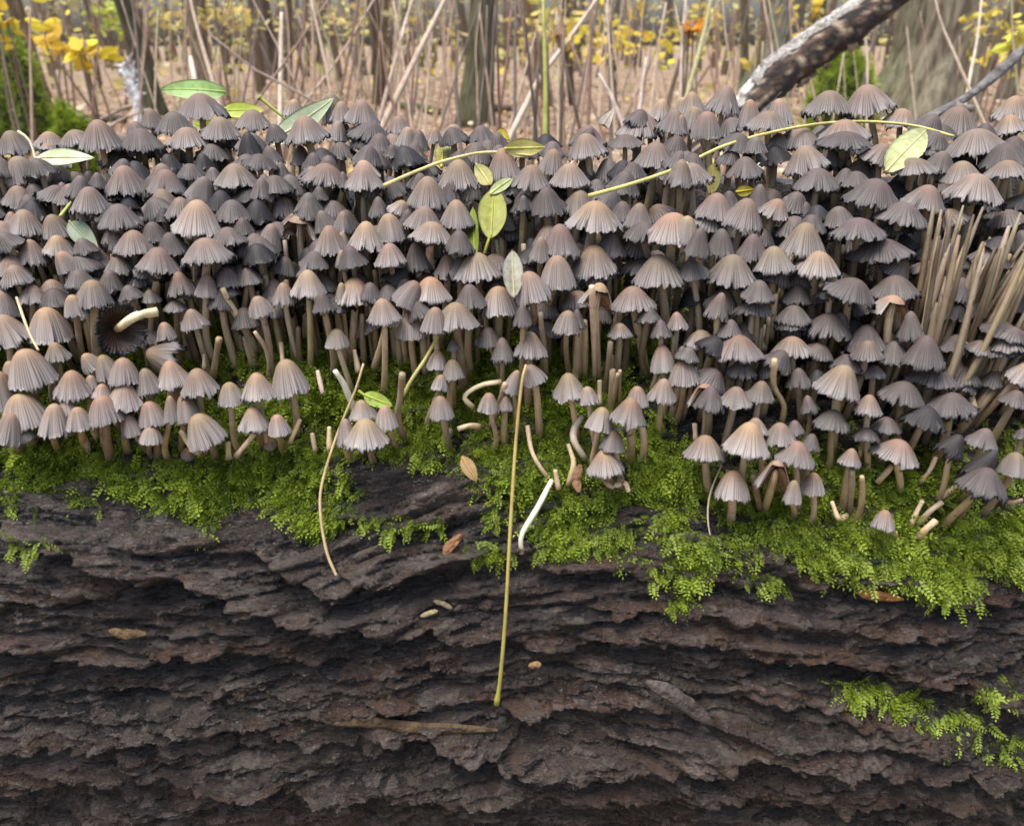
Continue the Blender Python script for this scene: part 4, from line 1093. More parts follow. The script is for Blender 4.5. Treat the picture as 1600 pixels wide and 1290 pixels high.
stalk('leaf_stalk', 'thin white rootlet trailing down the right moss', [(1130, 720), (1110, 770), (1106, 810), (1112, 848)], 3.2, (.55, .46, .34), [.010, .008, .006, .005], on_log=True)
stalk('leaf_stalk', 'fine white broken fibre beside the overturned cap', [(178, 552), (195, 538), (218, 524)], 4.5, (.7, .65, .55), [.014, .018, .018], on_log=True)

# loose pieces of bark and wood on the log
def chip(lab, pts, wpx, col, lift=.005, name='bark_chip', flat=.5):
    p3 = smooth_path(px_path(pts, [lift] * len(pts)), 10)
    d = (p3[0] - CAMN) @ C_FWD; r = .5 * wpx * d / F
    pr = np.array([.35, .75, 1, 1, .95, 1.05, .9, .95, .7, .3]) * r
    V, fa = tube(p3, pr, 8, True, .16, len(lab)); A = p3[0]
    n = surf(*pts[0])[1]; q = V - A; q = q - np.outer(q @ n, n) * (1 - flat)
    me = mesh_from(name, q, fa, False); attr_color(me, 'col', np.clip(np.array(col) * RNG.uniform(.75, 1.2, (len(V), 1)), 0, 1))
    tag(link(name, me, M['snag'], None, Vector(A)), lab, 'bark chip')
chip('orange-brown splinter stuck in a bark furrow', [(694, 866), (706, 850), (722, 834)], 15, (.24, .12, .06), .008)
chip('pale greenish wood flake lying in the dark bark hollow', [(678, 938), (692, 943), (706, 950)], 9, (.22, .19, .12), .004)
chip('cream wood flake below the greenish one', [(657, 962), (672, 957), (684, 954)], 8, (.30, .25, .14), .004)
chip('rusty bark flake under the right-hand moss edge', [(1340, 925), (1368, 930), (1412, 936)], 14, (.20, .095, .03), .006)
chip('reddish slab of loose bark on the diagonal ridge', [(136, 868), (160, 880), (192, 888)], 24, (.15, .085, .055), .012)
chip('smooth grey-brown bark tongue near the lower edge', [(1010, 1065), (1050, 1085), (1085, 1108), (1110, 1128)], 26, (.085, .07, .065), .006)
chip('tan bark flake low on the centre of the log', [(520, 1130), (580, 1128), (660, 1136), (778, 1140)], 18, (.10, .07, .04), .004)
chip('small tan crumb on the dark plate', [(826, 1040), (836, 1038), (846, 1038)], 10, (.22, .14, .06), .004)
chip('brown shred hanging on the central moss', [(905, 768), (900, 748), (908, 726)], 15, (.22, .13, .07), .012, 'mushroom_shred')
chip('rust coloured bark tongue beneath the small left moss patch', [(170, 985), (196, 990), (228, 990)], 14, (.13, .085, .045), .006)

# ------------------------------------------------------------------ forest behind the log
def bark_trunk(lab, top, base, wpx, col, moss=0.0, seed=0, height=5.0, gnarl=.12, name='tree', cat='tree', group=None, crown=True, gdist=None):
    """tree whose trunk meets the ground where its foot lies on the photograph"""
    G, t = ground_pt(*base)
    if gdist: t = gdist; G = at(*base, t); G[2] = 0
    Tp = at(top[0], top[1], t)
    r = .5 * wpx * t / F
    d = (Tp - G); d[1] = 0; d = d / max(d[2], .05)
    rg = np.random.default_rng(seed)
    m, n = 40, (130 if wpx > 35 else 40)
    hs = np.concatenate([np.linspace(-.1, 1.6, 28), np.linspace(1.6, height, 13)[1:]])
    V = []; C = []
    th = np.arange(n) / n * 2 * np.pi
    lean = np.array([d[0], rg.normal(0, .03), 1.0])
    wig = rg.normal(0, 1, (2, 3))
    big = wpx > 80
    for h in hs:
        c = G + lean * h + r * .35 * np.array([np.sin(h * 2.1 + wig[0, 0]), np.cos(h * 1.7 + wig[0, 1]), 0]) * (gnarl * 3)
        fl = 1 + .55 * math.exp(-max(h, 0) / (.25 + r)) ; tp = 1 - .5 * max(h, 0) / height
        fur = perlin(th * 4.4 + seed + .35 * math.sin(h * 5), np.full(n, h * (1.9 if big else 3)), seed)
        if n > 50: fur = fur * .7 + .3 - .9 * (1 - np.abs(perlin(th * 3.3 + .3 * math.sin(h * 4 + 1), np.full(n, h * 1.4), seed + 9))) ** 4
        rr = r * fl * tp * (1 + gnarl * (.6 * np.sin(3 * th + wig[1, 0]) * .5 + fur * 1.1))
        V.append(c + np.stack([np.cos(th) * rr, np.sin(th) * rr, np.zeros(n)], -1))
        mo = np.clip(moss * (1.2 - h * .55) * (.5 + .9 * np.clip(np.cos(th - 2.6), 0, 1)) + .3 * moss * fur, 0, 1)[:, None]
        cc = np.array(col) * (1 + .35 * fur[:, None]); C.append(cc * (1 - mo) + np.array([.085, .12, .03]) * mo)
    V = np.concatenate(V); C = np.concatenate(C); m = len(hs)
    i, j = np.meshgrid(np.arange(m - 1), np.arange(n), indexing='ij')
    Q = np.stack([i * n + j, i * n + (j + 1) % n, (i + 1) * n + (j + 1) % n, (i + 1) * n + j], -1).reshape(-1, 4)
    root = empty(name, Vector(G))
    me = mesh_from('trunk', V - G, Q); attr_color(me, 'col', C.clip(0, 1)); link('trunk', me, M['trunk'], root)
    if crown:
        bag = Bag(); lb = Bag()
        for k in range(9):
            h0 = height * rg.uniform(.45, .98); a = rg.uniform(0, 6.28); Ln = rg.uniform(.7, 1.6) * min(1, height / 4)
            p0 = lean * h0; p1 = p0 + np.array([math.cos(a) * Ln * .5, math.sin(a) * Ln * .5, Ln * .35]); p2 = p0 + np.array([math.cos(a) * Ln, math.sin(a) * Ln, Ln * .9])
            Vt, ft = tube(smooth_path([p0, p1, p2], 6), np.linspace(r * .3, r * .06, 6), 6); bag.add(Vt, ft, col)
            for q in range(26):
                c = p1 + (p2 - p1) * rg.random() + rg.normal(0, .18, 3); a1 = rg.normal(0, 1, 3); a1 /= np.linalg.norm(a1); a2 = np.cross(a1, rg.normal(0, 1, 3)); a2 /= np.linalg.norm(a2)
                s = rg.uniform(.03, .05); lb.add(np.array([c - a1 * s, c + a2 * s * .5, c + a1 * s, c - a2 * s * .5]), np.array([[0, 1, 2, 3]]), np.array([.5, .36, .05]) * rg.uniform(.7, 1.2))
        link('limbs', bag.mesh('limbs'), M['trunk'], root); link('crown', lb.mesh('crown', smooth=False), M['far_leaf'], root)
    return tag(root, lab, cat, group)

OL = (.105, .095, .062)
bark_trunk('slim dark olive tree behind the left part of the log', (221, 0), (246, 186), 25, (.085, .080, .052), .25, 1)
bark_trunk('brown slim tree at the far left edge of the woods', (50, 0), (64, 150), 19, (.13, .095, .06), .1, 2)
bark_trunk('grey tree close behind the slim olive one', (202, 0), (225, 145), 15, (.15, .13, .115), .05, 3)
bark_trunk('grey-brown straight tree behind the left thicket', (423, 0), (427, 125), 24, (.17, .145, .125), .05, 4)
bark_trunk('olive-brown tree rising behind the middle of the log', (757, 0), (744, 198), 42, (.14, .125, .085), .45, 5)
bark_trunk('grey leaning tree behind the flaky birch branch', (1222, 0), (1188, 150), 54, (.20, .19, .16), .3, 6)
bark_trunk('big rough-barked tree with green moss on its flanks', (1437, 0), (1440, 186), 112, (.27, .235, .18), .4, 7, gnarl=.12)
bark_trunk('thin grey tree at the far right edge of the woods', (1566, 0), (1572, 155), 21, (.21, .19, .155), .1, 8)
bark_trunk('thin sapling left of the grey leaning tree', (1147, 0), (1162, 145), 12, (.17, .145, .10), .1, 9)
bark_trunk('young brown tree at the left picture edge, partly cut off', (14, 0), (18, 125), 10, (.14, .11, .075), .1, 10)
bark_trunk('distant grey tree behind the central dry stems', (560, 0), (563, 118), 14, (.19, .16, .14), 0, 12)
bark_trunk('distant brown tree right of the olive-brown one', (905, 0), (900, 112), 13, (.17, .14, .11), 0, 13)
bark_trunk('distant pale tree beyond the yellow shrubs', (1035, 0), (1038, 108), 12, (.22, .19, .16), 0, 14)
bark_trunk('mossy green stub of a tree behind the birch branch', (1263, 0), (1266, 130), 18, (.10, .12, .04), .9, 15)

# dry standing stems
def dry_stem(lab, pts, wpx, dist, col, group=None, seed=0, name='dry_stem', sh=False):
    P = [at(x, y, dist) for x, y in pts]
    if P[0][2] > .0:                                    # carry the foot down to the ground
        d = P[0] - P[1]; d = d / np.linalg.norm(d); d[2] = min(d[2], -.45); P = [P[0] + d * (P[0][2] / -d[2])] + P
    A = P[0].copy(); Q = smooth_path(P, 9); r = .5 * wpx * dist / F
    V, fa = tube(Q, np.linspace(r * 1.1, r * .6, 9), 6, True, .06, seed)
    me = mesh_from(name, V - A, fa); attr_color(me, 'col', np.clip(np.array(col) * np.random.default_rng(seed).uniform(.8, 1.2, (len(V), 1)), 0, 1))
    return tag(link(name, me, M['twig'], None, Vector(A)), lab, 'dry stem', group)
TANP = (.58, .47, .36)
dry_stem('thick pale tan stem leaning right behind the crest', [(606, 180), (645, 100), (690, 10), (715, -40)], 11, 2.2, TANP, seed=1)
dry_stem('pale broken stem bent right behind the middle of the log', [(806, 196), (824, 160), (845, 120), (905, 40), (945, -20)], 10, 2.0, (.56, .47, .38), seed=2)
dry_stem('upright yellow-green stem behind the middle of the log', [(852, 228), (852, 120), (848, -20)], 9, 1.6, (.36, .38, .10), seed=3)
dry_stem('thin black stem leaning left beside the yellow-green one', [(838, 214), (828, 110), (818, 10)], 5, 1.7, (.06, .05, .045), seed=4)
dry_stem('thin dark red stem before the olive-brown tree', [(781, 205), (778, 100), (774, -20)], 5, 1.8, (.11, .06, .05), seed=5)
dry_stem('pale forked twig leaning left of the central tree', [(620, 85), (632, 40), (648, -10)], 7, 2.6, (.58, .48, .38), seed=6)
dry_stem('long green-tan stem leaning right of the yellow shrubs', [(1074, 148), (1098, 60), (1115, -20)], 9, 2.4, (.44, .42, .22), seed=7)
dry_stem('thin pale stem left of the leaning grey tree', [(1063, 150), (1066, 60), (1074, -20)], 6, 2.6, (.54, .46, .38), seed=8)
dry_stem('straight pale upright stem behind the left crest', [(439, 95), (440, 20)], 8, 2.8, (.66, .58, .46), seed=9)
dry_stem('slanted tan stem behind the left crest', [(330, 120), (310, 50), (293, -20)], 7, 2.6, (.56, .45, .34), seed=10)
dry_stem('white short stub behind the broad green leaf', [(306, 130), (299, 95)], 9, 2.0, (.72, .66, .56), seed=11)
dry_stem('pale curved twig before the big rough tree', [(1500, 105), (1472, 40), (1458, -15)], 5, 2.0, (.55, .45, .33), seed=12)
dry_stem('pale straight twig right of the big rough tree', [(1512, 140), (1527, 60), (1535, -15)], 6, 2.2, (.62, .54, .42), seed=13)
dry_stem('whitish bent twig behind the right crest', [(975, 200), (955, 150), (935, 115)], 7, 2.0, (.60, .52, .45), seed=14)
dry_stem('pale twig standing behind the tan crest caps', [(998, 180), (1004, 130), (1010, 90)], 7, 2.2, (.60, .50, .44), seed=15)
dry_stem('long thin brown twig slanting across the left thicket', [(400, 160), (450, 90), (520, -10)], 5, 2.4, (.30, .22, .17), seed=16)
dry_stem('long pale twig slanting right behind the crest', [(478, 160), (530, 90), (590, -10)], 5, 2.6, (.48, .38, .30), seed=17)
dry_stem('crossing brown twig leaning left behind the crest', [(475, 150), (400, 110), (330, 55)], 5, 2.3, (.30, .23, .20), seed=18)
TREEX = [(20, 'mossy stump'), (235, 'slim olive tree'), (430, 'straight grey-brown tree'), (605, 'thick pale tan stem'), (750, 'olive-brown tree'), (852, 'yellow-green stem'), (975, 'yellow shrub'), (1155, 'thin sapling'), (1200, 'leaning grey tree'), (1330, 'birch branch'), (1440, 'big rough tree'), (1570, 'thin grey tree')]
STC = [((.36, .25, .18), 'tan-brown'), ((.22, .13, .095), 'reddish brown'), ((.16, .135, .12), 'dark grey'), ((.50, .40, .30), 'pale straw'), ((.30, .27, .15), 'olive')]
for k_ in range(150):
    c, w_ = STC[rnd.choice([0, 0, 1, 1, 2, 3, 3, 4])]
    px = rnd.triangular(20, 1600, 560) if k_ < 118 else rnd.uniform(0, 1600)
    dist = rnd.uniform(1.9, 5.5)
    py = rnd.uniform(140, 200); ln = rnd.gauss(0, .16)
    hh = rnd.uniform(110, 240)
    lw = 'leaning left' if ln < -.09 else 'leaning right' if ln > .09 else 'standing upright'
    nt = min(TREEX, key=lambda q: abs(q[0] - px))[1]
    dry_stem(f'thin {w_} dry stem {lw} in the thicket near the {nt}', [(px, py), (px + ln * hh * .5 + rnd.gauss(0, 4), py - hh * .5), (px + ln * hh, py - hh)], rnd.uniform(2.0, 4.6) * 2.6 / dist ** .8, dist, c, f'{w_} dry stems {lw} near the {nt}', k_ + 50)

# flaky leaning birch branch
def snag():
    dist = 1.45
    cl = [at(x, y, dist + dd) for x, y, dd in ((1120, 215, -.12), (1165, 178, -.06), (1215, 122, 0), (1275, 78, .05), (1335, 38, .1), (1390, -6, .16), (1470, -70, .22))]
    P0 = cl[0]; d = (cl[0] - cl[1]); d /= np.linalg.norm(d); cl = [P0 + d * (P0[2] / max(.2, -d[2])) * 1.0] + cl
    m, n = 60, 28
    P = smooth_path(cl, m); r = .5 * 52 * dist / F
    ts = np.linspace(0, 1, m); rad = r * np.interp(ts, [0, .2, .4, .7, 1], [.6, .62, 1.0, 1.08, 1.05])
    V, fa = tube(P, rad, n, True, .07, 3)
    G = P[0].copy(); me = mesh_from('core', V - G, fa)
    T = np.gradient(P, axis=0); T /= np.linalg.norm(T, axis=1)[:, None]
    rel = V[:m * n].reshape(m, n, 3) - P[:, None]; up = rel[..., 2] / (np.linalg.norm(rel, axis=2) + 1e-9)
    nz = fbm(np.repeat(ts[:, None], n, 1) * 26, np.repeat(np.arange(n)[None] * .4, m, 0), 7, 3)
    C = np.where((nz > .1)[..., None], np.array([.10, .065, .042]), np.array([.028, .021, .017]))
    C = np.where((nz > .42)[..., None], np.array([.33, .26, .18]), C).reshape(-1, 3)
    attr_color(me, 'col', np.vstack([C, C[:1], C[-1:]]))
    root = empty('birch_branch', Vector(G)); link('core', me, M['snag'], root)
    rg = np.random.default_rng(4)
    for k in range(60):                                   # plates of grey-white bark on the upper side, brown lumps below
        top_side = k < 48
        i = int(rg.integers(int(m * .22), m - 10)); ang = rg.normal(1.05, .45) if top_side else rg.normal(-.9, .6)
        q = 7; lens = rg.uniform(.5, 1.5) * r * (1.3 if top_side else .45); wid = rg.uniform(.3, .62) * (1 if top_side else .6)
        view = P[i] - CAMN; view /= np.linalg.norm(view)
        a = np.cross(T[i], -view); a /= np.linalg.norm(a)
        if a[2] < 0: a = -a
        b = -view
        us, vs = np.meshgrid(np.linspace(-1, 1, q), np.linspace(-1, 1, q), indexing='ij')
        jit = 1 + rg.normal(0, .14, us.shape)
        rr_ = np.hypot(us, vs) + 1e-6; sc_ = np.maximum(np.abs(us), np.abs(vs)) / rr_
        us2, vs2 = us * (.55 + .45 * sc_) * jit, vs * (.55 + .45 * sc_) * jit
        aa = ang - .35 + vs2 * wid
        R_ = rad[i] * (1.2 + .06 * rg.random() + .09 * np.abs(vs) ** 3 + .03 * rg.normal(0, 1, us.shape))
        Pp = P[i] + us2[..., None] * lens * T[i] + (np.sin(aa) * R_)[..., None] * a + (np.cos(aa) * R_)[..., None] * b
        Pp = Pp.reshape(-1, 3); nrm = Pp - P[i]; nrm -= np.outer(nrm @ T[i], T[i]); nrm /= np.linalg.norm(nrm, axis=1)[:, None]
        ii, jj = np.meshgrid(np.arange(q - 1), np.arange(q - 1), indexing='ij')
        Q1 = np.stack([ii * q + jj, (ii + 1) * q + jj, (ii + 1) * q + jj + 1, ii * q + jj + 1], -1).reshape(-1, 4)
        ring = np.concatenate([np.arange(q), np.arange(1, q) * q + q - 1, (q - 1) * q + np.arange(q - 2, -1, -1), np.arange(q - 2, 0, -1) * q]); rn = np.roll(ring, -1)
        Vv = np.vstack([Pp, Pp - nrm * r * .12]); mm_ = q * q
        me = mesh_from('bark_plate', Vv - G, np.vstack([Q1[:, ::-1], Q1 + mm_, np.stack([ring, rn, rn + mm_, ring + mm_], -1)]), False)
        base = np.array([.50, .48, .44]) * rg.uniform(.6, 1.1) if top_side else np.array([.42, .31, .2]) * rg.uniform(.6, 1.1)
        attr_color(me, 'col', np.clip(base * rg.uniform(.75, 1.15, (len(Vv), 1)), 0, 1)); link('bark_plate', me, M['snag'], root)
    tag(root, 'leaning dead birch branch with flaking grey-white bark behind the crest', 'branch')
snag()

def stick():
    dist = 1.2
    P = smooth_path([at(1440, 190, dist - .02), at(1488, 166, dist), at(1530, 138, dist + .03), at(1575, 100, dist + .08), at(1625, 55, dist + .14), at(1720, -30, dist + .25)], 24)
    r = .5 * 15 * dist / F
    root = empty('grey_stick', Vector(P[0]))
    V, fa = tube(P, r * (1 + .12 * np.sin(np.linspace(0, 14, 24))) * np.linspace(.9, 1.15, 24), 12, True, .06, 5)
    me = mesh_from('shaft', V - P[0], fa); c = np.array([.20, .19, .18]) * RNG.uniform(.5, 1.3, (len(V), 1)); attr_color(me, 'col', c); link('shaft', me, M['snag'], root)
    V, fa = tube(smooth_path([P[5], at(1500, 168, dist - .005), at(1522, 170, dist - .01)], 6), np.linspace(r, r * .7, 6), 8, True, .08, 6)
    me = mesh_from('side_stub', V - P[0], fa); attr_color(me, 'col', np.tile([.26, .23, .2], (len(V), 1))); link('side_stub', me, M['snag'], root)
    tag(root, 'thin grey lichened stick slanting down onto the right crest', 'stick')
stick()

# mossy hummocks, dark fallen branch, pale lichened stub
def hummock(lab, px, py, wpx, hpx, dist):
    c = at(px, py, dist); w_ = .5 * wpx * dist / F; h_ = hpx * dist / F
    G = c.copy(); G[2] = 0
    nu, nv = 26, 20
    U, Vv = np.meshgrid(np.linspace(0, 2 * np.pi, nu, endpoint=False), np.linspace(0, 1, nv), indexing='ij')
    rad = np.sin(Vv * np.pi / 2) ** .8; zz = np.cos(Vv * np.pi / 2)
    bump = 1 + .22 * fbm(np.cos(U) * rad * 2.2 + px, np.sin(U) * rad * 2.2, 15, 3)
    top = c[2] + h_ * .5
    P = np.stack([np.cos(U) * rad * w_ * bump, np.sin(U) * rad * w_ * bump, zz * top * bump - .03], -1).reshape(-1, 3)
    i, j = np.meshgrid(np.arange(nu), np.arange(nv - 1), indexing='ij')
    Q = np.stack([i * nv + j, i * nv + j + 1, ((i + 1) % nu) * nv + j + 1, ((i + 1) % nu) * nv + j], -1).reshape(-1, 4)
    root = empty('mossy_hummock', Vector(G))
    me = mesh_from('mound', P, Q); attr_color(me, 'col', np.tile([.05, .075, .02], (len(P), 1))); link('mound', me, M['trunk'], root)
    rg = np.random.default_rng(int(px)); NF = 4200; I = rg.integers(0, len(P), NF)
    Nn = P[I] / np.array([w_, w_, top]); Nn /= np.linalg.norm(Nn, axis=1)[:, None] + 1e-9
    Pt = P[I] + rg.normal(0, w_ * .06, (NF, 3))
    Dd = Nn + rg.normal(0, .45, (NF, 3)); Dd /= np.linalg.norm(Dd, axis=1)[:, None]
    Vm, Qm, Cm = scatter_moss(Pt, Nn, Dd, rg.uniform(.016, .032, NF) * dist / 3, rg.uniform(.9, 1.6, NF))
    me = mesh_from('moss_cover', Vm, Qm, False); attr_color(me, 'col', Cm); o = link('moss_cover', me, M['moss'], root); o['kind'] = 'stuff'
    tag(root, lab, 'mound')
hummock('bright green mossy stump left of the slim trees', 15, 135, 110, 120, 5.2)
hummock('low green mossy hummock just behind the left crest', 112, 205, 70, 56, 3.4)
hummock('green mossy hummock between the leaning birch branch and the big rough tree', 1318, 118, 100, 70, 5.4)

def lying_branch(lab, pts, wpx, dist, col, name='fallen_branch'):
    P = smooth_path([at(x, y, dist) for x, y in pts], 12); G = P[0].copy()
    V, fa = tube(P, .5 * wpx * dist / F * np.linspace(1, .8, 12), 10, True, .1, len(lab))
    me = mesh_from(name, V - G, fa); attr_color(me, 'col', np.clip(np.array(col) * RNG.uniform(.6, 1.3, (len(V), 1)), 0, 1)); tag(link(name, me, M['snag'], None, Vector(G)), lab, 'branch')
def on_ground(px, py): return ground_pt(px, py)[1]
lying_branch('dark wet branch lying on the litter behind the left crest', [(112, 190), (150, 186), (196, 188)], 16, on_ground(150, 196), (.06, .05, .045))
lying_branch('mossy log lying on the litter left of the central tree', [(620, 166), (655, 170), (690, 176)], 16, on_ground(655, 178), (.12, .13, .06))
lying_branch('small dark log right of the central tree', [(752, 168), (790, 170), (800, 170)], 12, on_ground(776, 176), (.07, .065, .05))
lying_branch('pale dead branch lying slantwise on the litter', [(135, 200), (175, 178), (212, 162)], 7, 3.6, (.42, .35, .28))
lying_branch('thin pale branch lying flat behind the left crest', [(168, 200), (200, 182), (236, 170)], 5, 3.0, (.46, .38, .3))

def pale_stub():
    dist = 3.2
    P = smooth_path([at(219, 205, dist), at(214, 158, dist), at(205, 125, dist), at(194, 98, dist)], 14)
    G = P[0].copy(); root = empty('pale_stub', Vector(G))
    V, fa = tube(P, .5 * 18 * dist / F * np.array([1, 1, 1, 1.05, 1.1, 1.1, 1.2, 1.15, 1.1, 1, .9, .8, .65, .35]), 10, True, .22, 8)
    me = mesh_from('stub', V - G, fa, False); attr_color(me, 'col', np.clip(np.array([.55, .56, .56]) * RNG.uniform(.5, 1.25, (len(V), 1)), 0, 1)); link('stub', me, M['snag'], root)
    rg = np.random.default_rng(2)
    for k in range(26):
        i = int(rg.integers(4, 14)); a = rg.normal(0, 1, 3); a[1] *= .4; a /= np.linalg.norm(a); p = P[i] + a * .02
        Vt, ft = tube(np.array([p, p + a * .03 + [0, 0, .012]]), [.009, .002], 5); me = mesh_from('frayed_flake', Vt - G, ft, False)
        attr_color(me, 'col', np.tile(np.array([.66, .67, .68]) * rg.uniform(.7, 1.1), (len(Vt), 1))); link('frayed_flake', me, M['snag'], root)
    tag(root, 'frayed white lichened stub leaning against the slim olive tree', 'stub')
pale_stub()

# shrubs with autumn leaves
def shrub(lab, px, py, wpx, hpx, dist, col, nleaf=60, size=.035, seed=0, group=None):
    rg = np.random.default_rng(seed); c = at(px, py, dist); G = c.copy(); G[2] = 0
    root = empty('autumn_shrub', Vector(G)); w_ = .5 * wpx * dist / F; h_ = .5 * hpx * dist / F
    st = Bag(); lf = Bag()
    for k in range(5):
        tip = (c - G) + np.array([rg.normal(0, w_ * .6), rg.normal(0, w_ * .5), rg.uniform(.2, 1.3) * h_])
        base = np.array([rg.normal(0, .05), rg.normal(0, .05), -.01]); mid = .5 * (base + tip) + rg.normal(0, .05, 3)
        V, fa = tube(smooth_path([base, mid, tip], 7), np.linspace(.008, .003, 7), 5); st.add(V, fa, np.array([.2, .15, .11]) * rg.uniform(.7, 1.4))
    for k in range(nleaf):
        p = (c - G) + np.array([rg.normal(0, w_ * .55), rg.normal(0, w_ * .5), rg.normal(0, h_ * .55)])
        a = rg.normal(0, 1, 3); a[2] = a[2] * .5 - .3; a /= np.linalg.norm(a); b = np.cross(a, rg.normal(0, 1, 3) + [0, -1.2, .6]); b /= np.linalg.norm(b); nn = np.cross(a, b)
        s = size * rg.uniform(.6, 1.3); u = np.array([-1, -.45, .25, 1]); ww = np.array([.0, .42, .45, 0])
        pts = [p + a * s * -1, p + a * s * -.4 + b * s * .45 + nn * s * .1, p + a * s * .3 + b * s * .42 + nn * s * .12, p + a * s, p + a * s * .3 - b * s * .42 + nn * s * .12, p + a * s * -.4 - b * s * .45 + nn * s * .1]
        lf.add(np.array(pts), np.array([[0, 1, 2, 3], [0, 3, 4, 5]]), np.clip(np.array(col) * rg.uniform(.7, 1.25) * np.array([1, rg.uniform(.85, 1.1), 1]), 0, .8))
    link('stems', st.mesh('stems'), M['twig'], root); link('foliage', lf.mesh('foliage', smooth=False), M['far_leaf'], root)
    tag(root, lab, 'shrub', group)
YW = (.78, .58, .06); YG2 = (.52, .60, .10); OR = (.72, .36, .06)
shrub('yellow-leaved shrub beside the brown slim tree', 90, 55, 80, 60, 4.0, YW, 26, .045, 1)
shrub('yellow leaves hanging low between the left trees', 130, 85, 70, 50, 3.2, YW, 18, .045, 2)
shrub('green and yellow leaved shrub between the left slim trees', 180, 30, 80, 60, 8.5, YG2, 60, .06, 3)
shrub('golden leaves at the far left edge', 6, 38, 40, 40, 3.4, YW, 12, .045, 4)
shrub('yellow shrub left of the thin sapling', 975, 65, 130, 90, 6.0, YW, 70, .045, 5)
shrub('pale yellow shrub behind the central stems', 880, 40, 140, 90, 9.0, (.66, .56, .16), 110, .06, 6)
shrub('orange sprig hanging beside the green-tan stem', 1085, 42, 36, 20, 2.6, OR, 9, .035, 7)
shrub('golden shrub behind the leaning grey tree', 1280, 40, 90, 80, 8.0, (.70, .52, .08), 70, .055, 8)
shrub('yellow shrub right of the big rough tree', 1545, 50, 90, 90, 5.0, (.74, .62, .10), 46, .04, 9)
shrub('lime-yellow leaves at the far right edge', 1592, 66, 40, 40, 3.4, (.66, .66, .10), 14, .04, 10)
shrub('pale gold shrub behind the left thicket', 340, 25, 150, 60, 10., (.62, .52, .16), 110, .06, 11)
shrub('pale gold shrub beyond the centre stems', 560, 25, 170, 60, 11., (.58, .50, .18), 120, .06, 12)
shrub('soft yellow shrub behind the thin pale stems', 1080, 40, 130, 90, 9.0, (.66, .56, .14), 100, .055, 13)
shrub('straw-coloured withered leaf sprig on the yellow-green stem', 870, 52, 50, 16, 1.7, (.68, .50, .26), 6, .03, 14)

# litter leaves on the forest floor
n = 15000
rg = np.random.default_rng(8)
dist = 1.3 + 16 * rg.random(n) ** 1.5; ang = rg.uniform(-.72, .72, n)
Gx, Gy = np.sin(ang) * dist * 1.1, -.635 + np.cos(ang) * dist
keep = (Gy > .42); Gx, Gy = Gx[keep], Gy[keep]; n = len(Gx)
s = rg.uniform(.025, .05, n); a = rg.uniform(0, 6.28, n); tl = rg.normal(0, .5, n)
ax = np.stack([np.cos(a), np.sin(a), tl * .5], -1); bx = np.stack([-np.sin(a), np.cos(a), rg.normal(0, .4, n)], -1)
c = np.stack([Gx, Gy, .02 + .03 * fbm(Gx * .5, Gy * .5, 3, 4) + rg.uniform(0, .03, n)], -1)
S = s[:, None]
V = np.stack([c - ax * S, c + bx * S * .5 + [0, 0, .004], c + ax * S, c - bx * S * .5 + [0, 0, .008]], 1).reshape(-1, 3)
Q = np.arange(4 * n).reshape(-1, 4)
pal = np.array([[.42, .28, .17], [.30, .17, .09], [.52, .40, .28], [.22, .13, .08], [.60, .50, .38], [.55, .42, .12]])
C = np.repeat(pal[rg.choice(6, n, p=[.3, .22, .2, .12, .1, .06])] * rg.uniform(.75, 1.2, (n, 1)), 4, 0)
me = mesh_from('leaf_litter', V, Q, False); attr_color(me, 'col', C)
tag(link('leaf_litter', me, M['litter']), 'brown and tan fallen leaves strewn over the forest floor', 'leaf litter', kind='stuff')

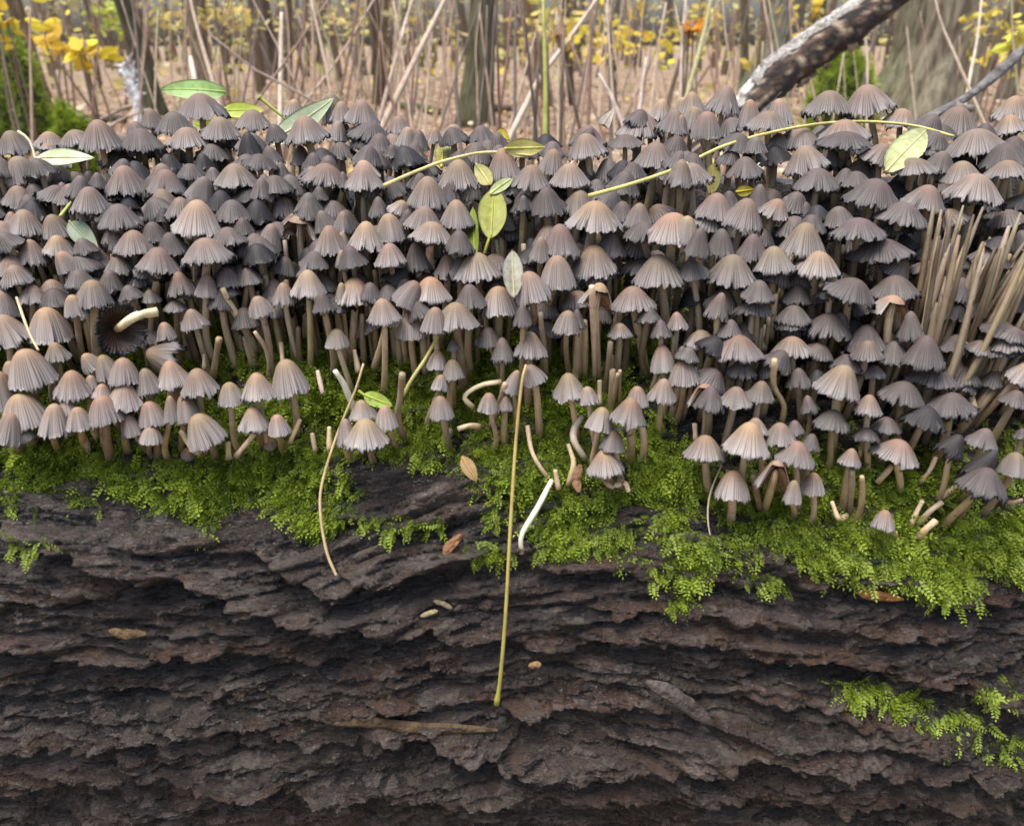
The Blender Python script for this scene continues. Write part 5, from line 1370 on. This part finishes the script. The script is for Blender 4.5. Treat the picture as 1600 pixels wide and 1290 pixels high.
# far wood: thin trunks, dead stems and yellow leaves reading as one mass
bag = Bag(); lb = Bag()
for k in range(450):
    d_ = rg.uniform(9, 48); x = rg.uniform(-.75, .75) * d_ * 1.0; base = np.array([x, d_ - .635, -.02])
    if k >= 260: an = rg.uniform(.75, 5.53); base = np.array([math.sin(an) * d_ * .6, -.635 + math.cos(an) * d_ * .6, -.02])  # unseen trunks beside and behind the camera, added to block horizon light
    h = rg.uniform(1.2, 2.6) if d_ < 16 and k % 3 else rg.uniform(3, 7)
    r = rg.uniform(.008, .018) if h < 2.7 else rg.uniform(.03, .05 + .09 * min(1, d_ / 30))
    top = base + np.array([rg.normal(0, .09) * h, rg.normal(0, .05) * h, h])
    V, fa = tube(np.array([base, .5 * (base + top) + rg.normal(0, .03, 3), top]), [r, r * .85, r * .6], 6)
    bag.add(V, fa, np.array([[.34, .27, .20], [.28, .24, .19], [.38, .31, .22], [.22, .18, .14]][k % 4]) * rg.uniform(.8, 1.2))
tag(link('far_trunks', bag.mesh('far_trunks'), M['trunk']), 'far-off crowd of thin trunks and dead stems deep in the wood', 'wood', kind='stuff')
n = 26000
d_ = 9 + 36 * rg.random(n); x = rg.uniform(-.78, .78, n) * d_; z = .15 + 4.2 * rg.random(n) ** 1.2
d_ = np.where(np.arange(n) % 26 < 10, d_ * .45, d_); an_ = rg.uniform(.8, 5.48, n); rear = np.arange(n) % 26 < 10; yy_ = np.where(rear, np.cos(an_) * d_, d_); x = np.where(rear, np.sin(an_) * d_, x)  # rear leaves are out of view, added to screen off low sky light
cl = fbm(x * .5 + 9, z * 1.0 + d_ * .15, 44, 2); keep = cl > -.12
d_, x, z, yy_ = d_[keep], x[keep], z[keep], yy_[keep]; n = len(x)
c = np.stack([x, yy_ - .635, z], -1); A_ = rg.normal(0, 1, (n, 3)); A_ /= np.linalg.norm(A_, axis=1)[:, None]; B_ = np.cross(A_, rg.normal(0, 1, (n, 3))); B_ /= np.linalg.norm(B_, axis=1)[:, None]
S = rg.uniform(.05, .10, n)[:, None]
V = np.stack([c - A_ * S, c + B_ * S * .55, c + A_ * S, c - B_ * S * .55], 1).reshape(-1, 3)
pal = np.array([[.70, .55, .12], [.62, .56, .22], [.50, .52, .18], [.66, .60, .34], [.45, .34, .2]])
C = np.repeat(pal[rg.choice(5, n)] * rg.uniform(.75, 1.15, (n, 1)), 4, 0)
me = mesh_from('far_foliage', V, np.arange(4 * n).reshape(-1, 4), False); attr_color(me, 'col', C)
tag(link('far_foliage', me, M['far_leaf']), 'far-off haze of yellow autumn leaves deep in the wood', 'foliage', kind='stuff')
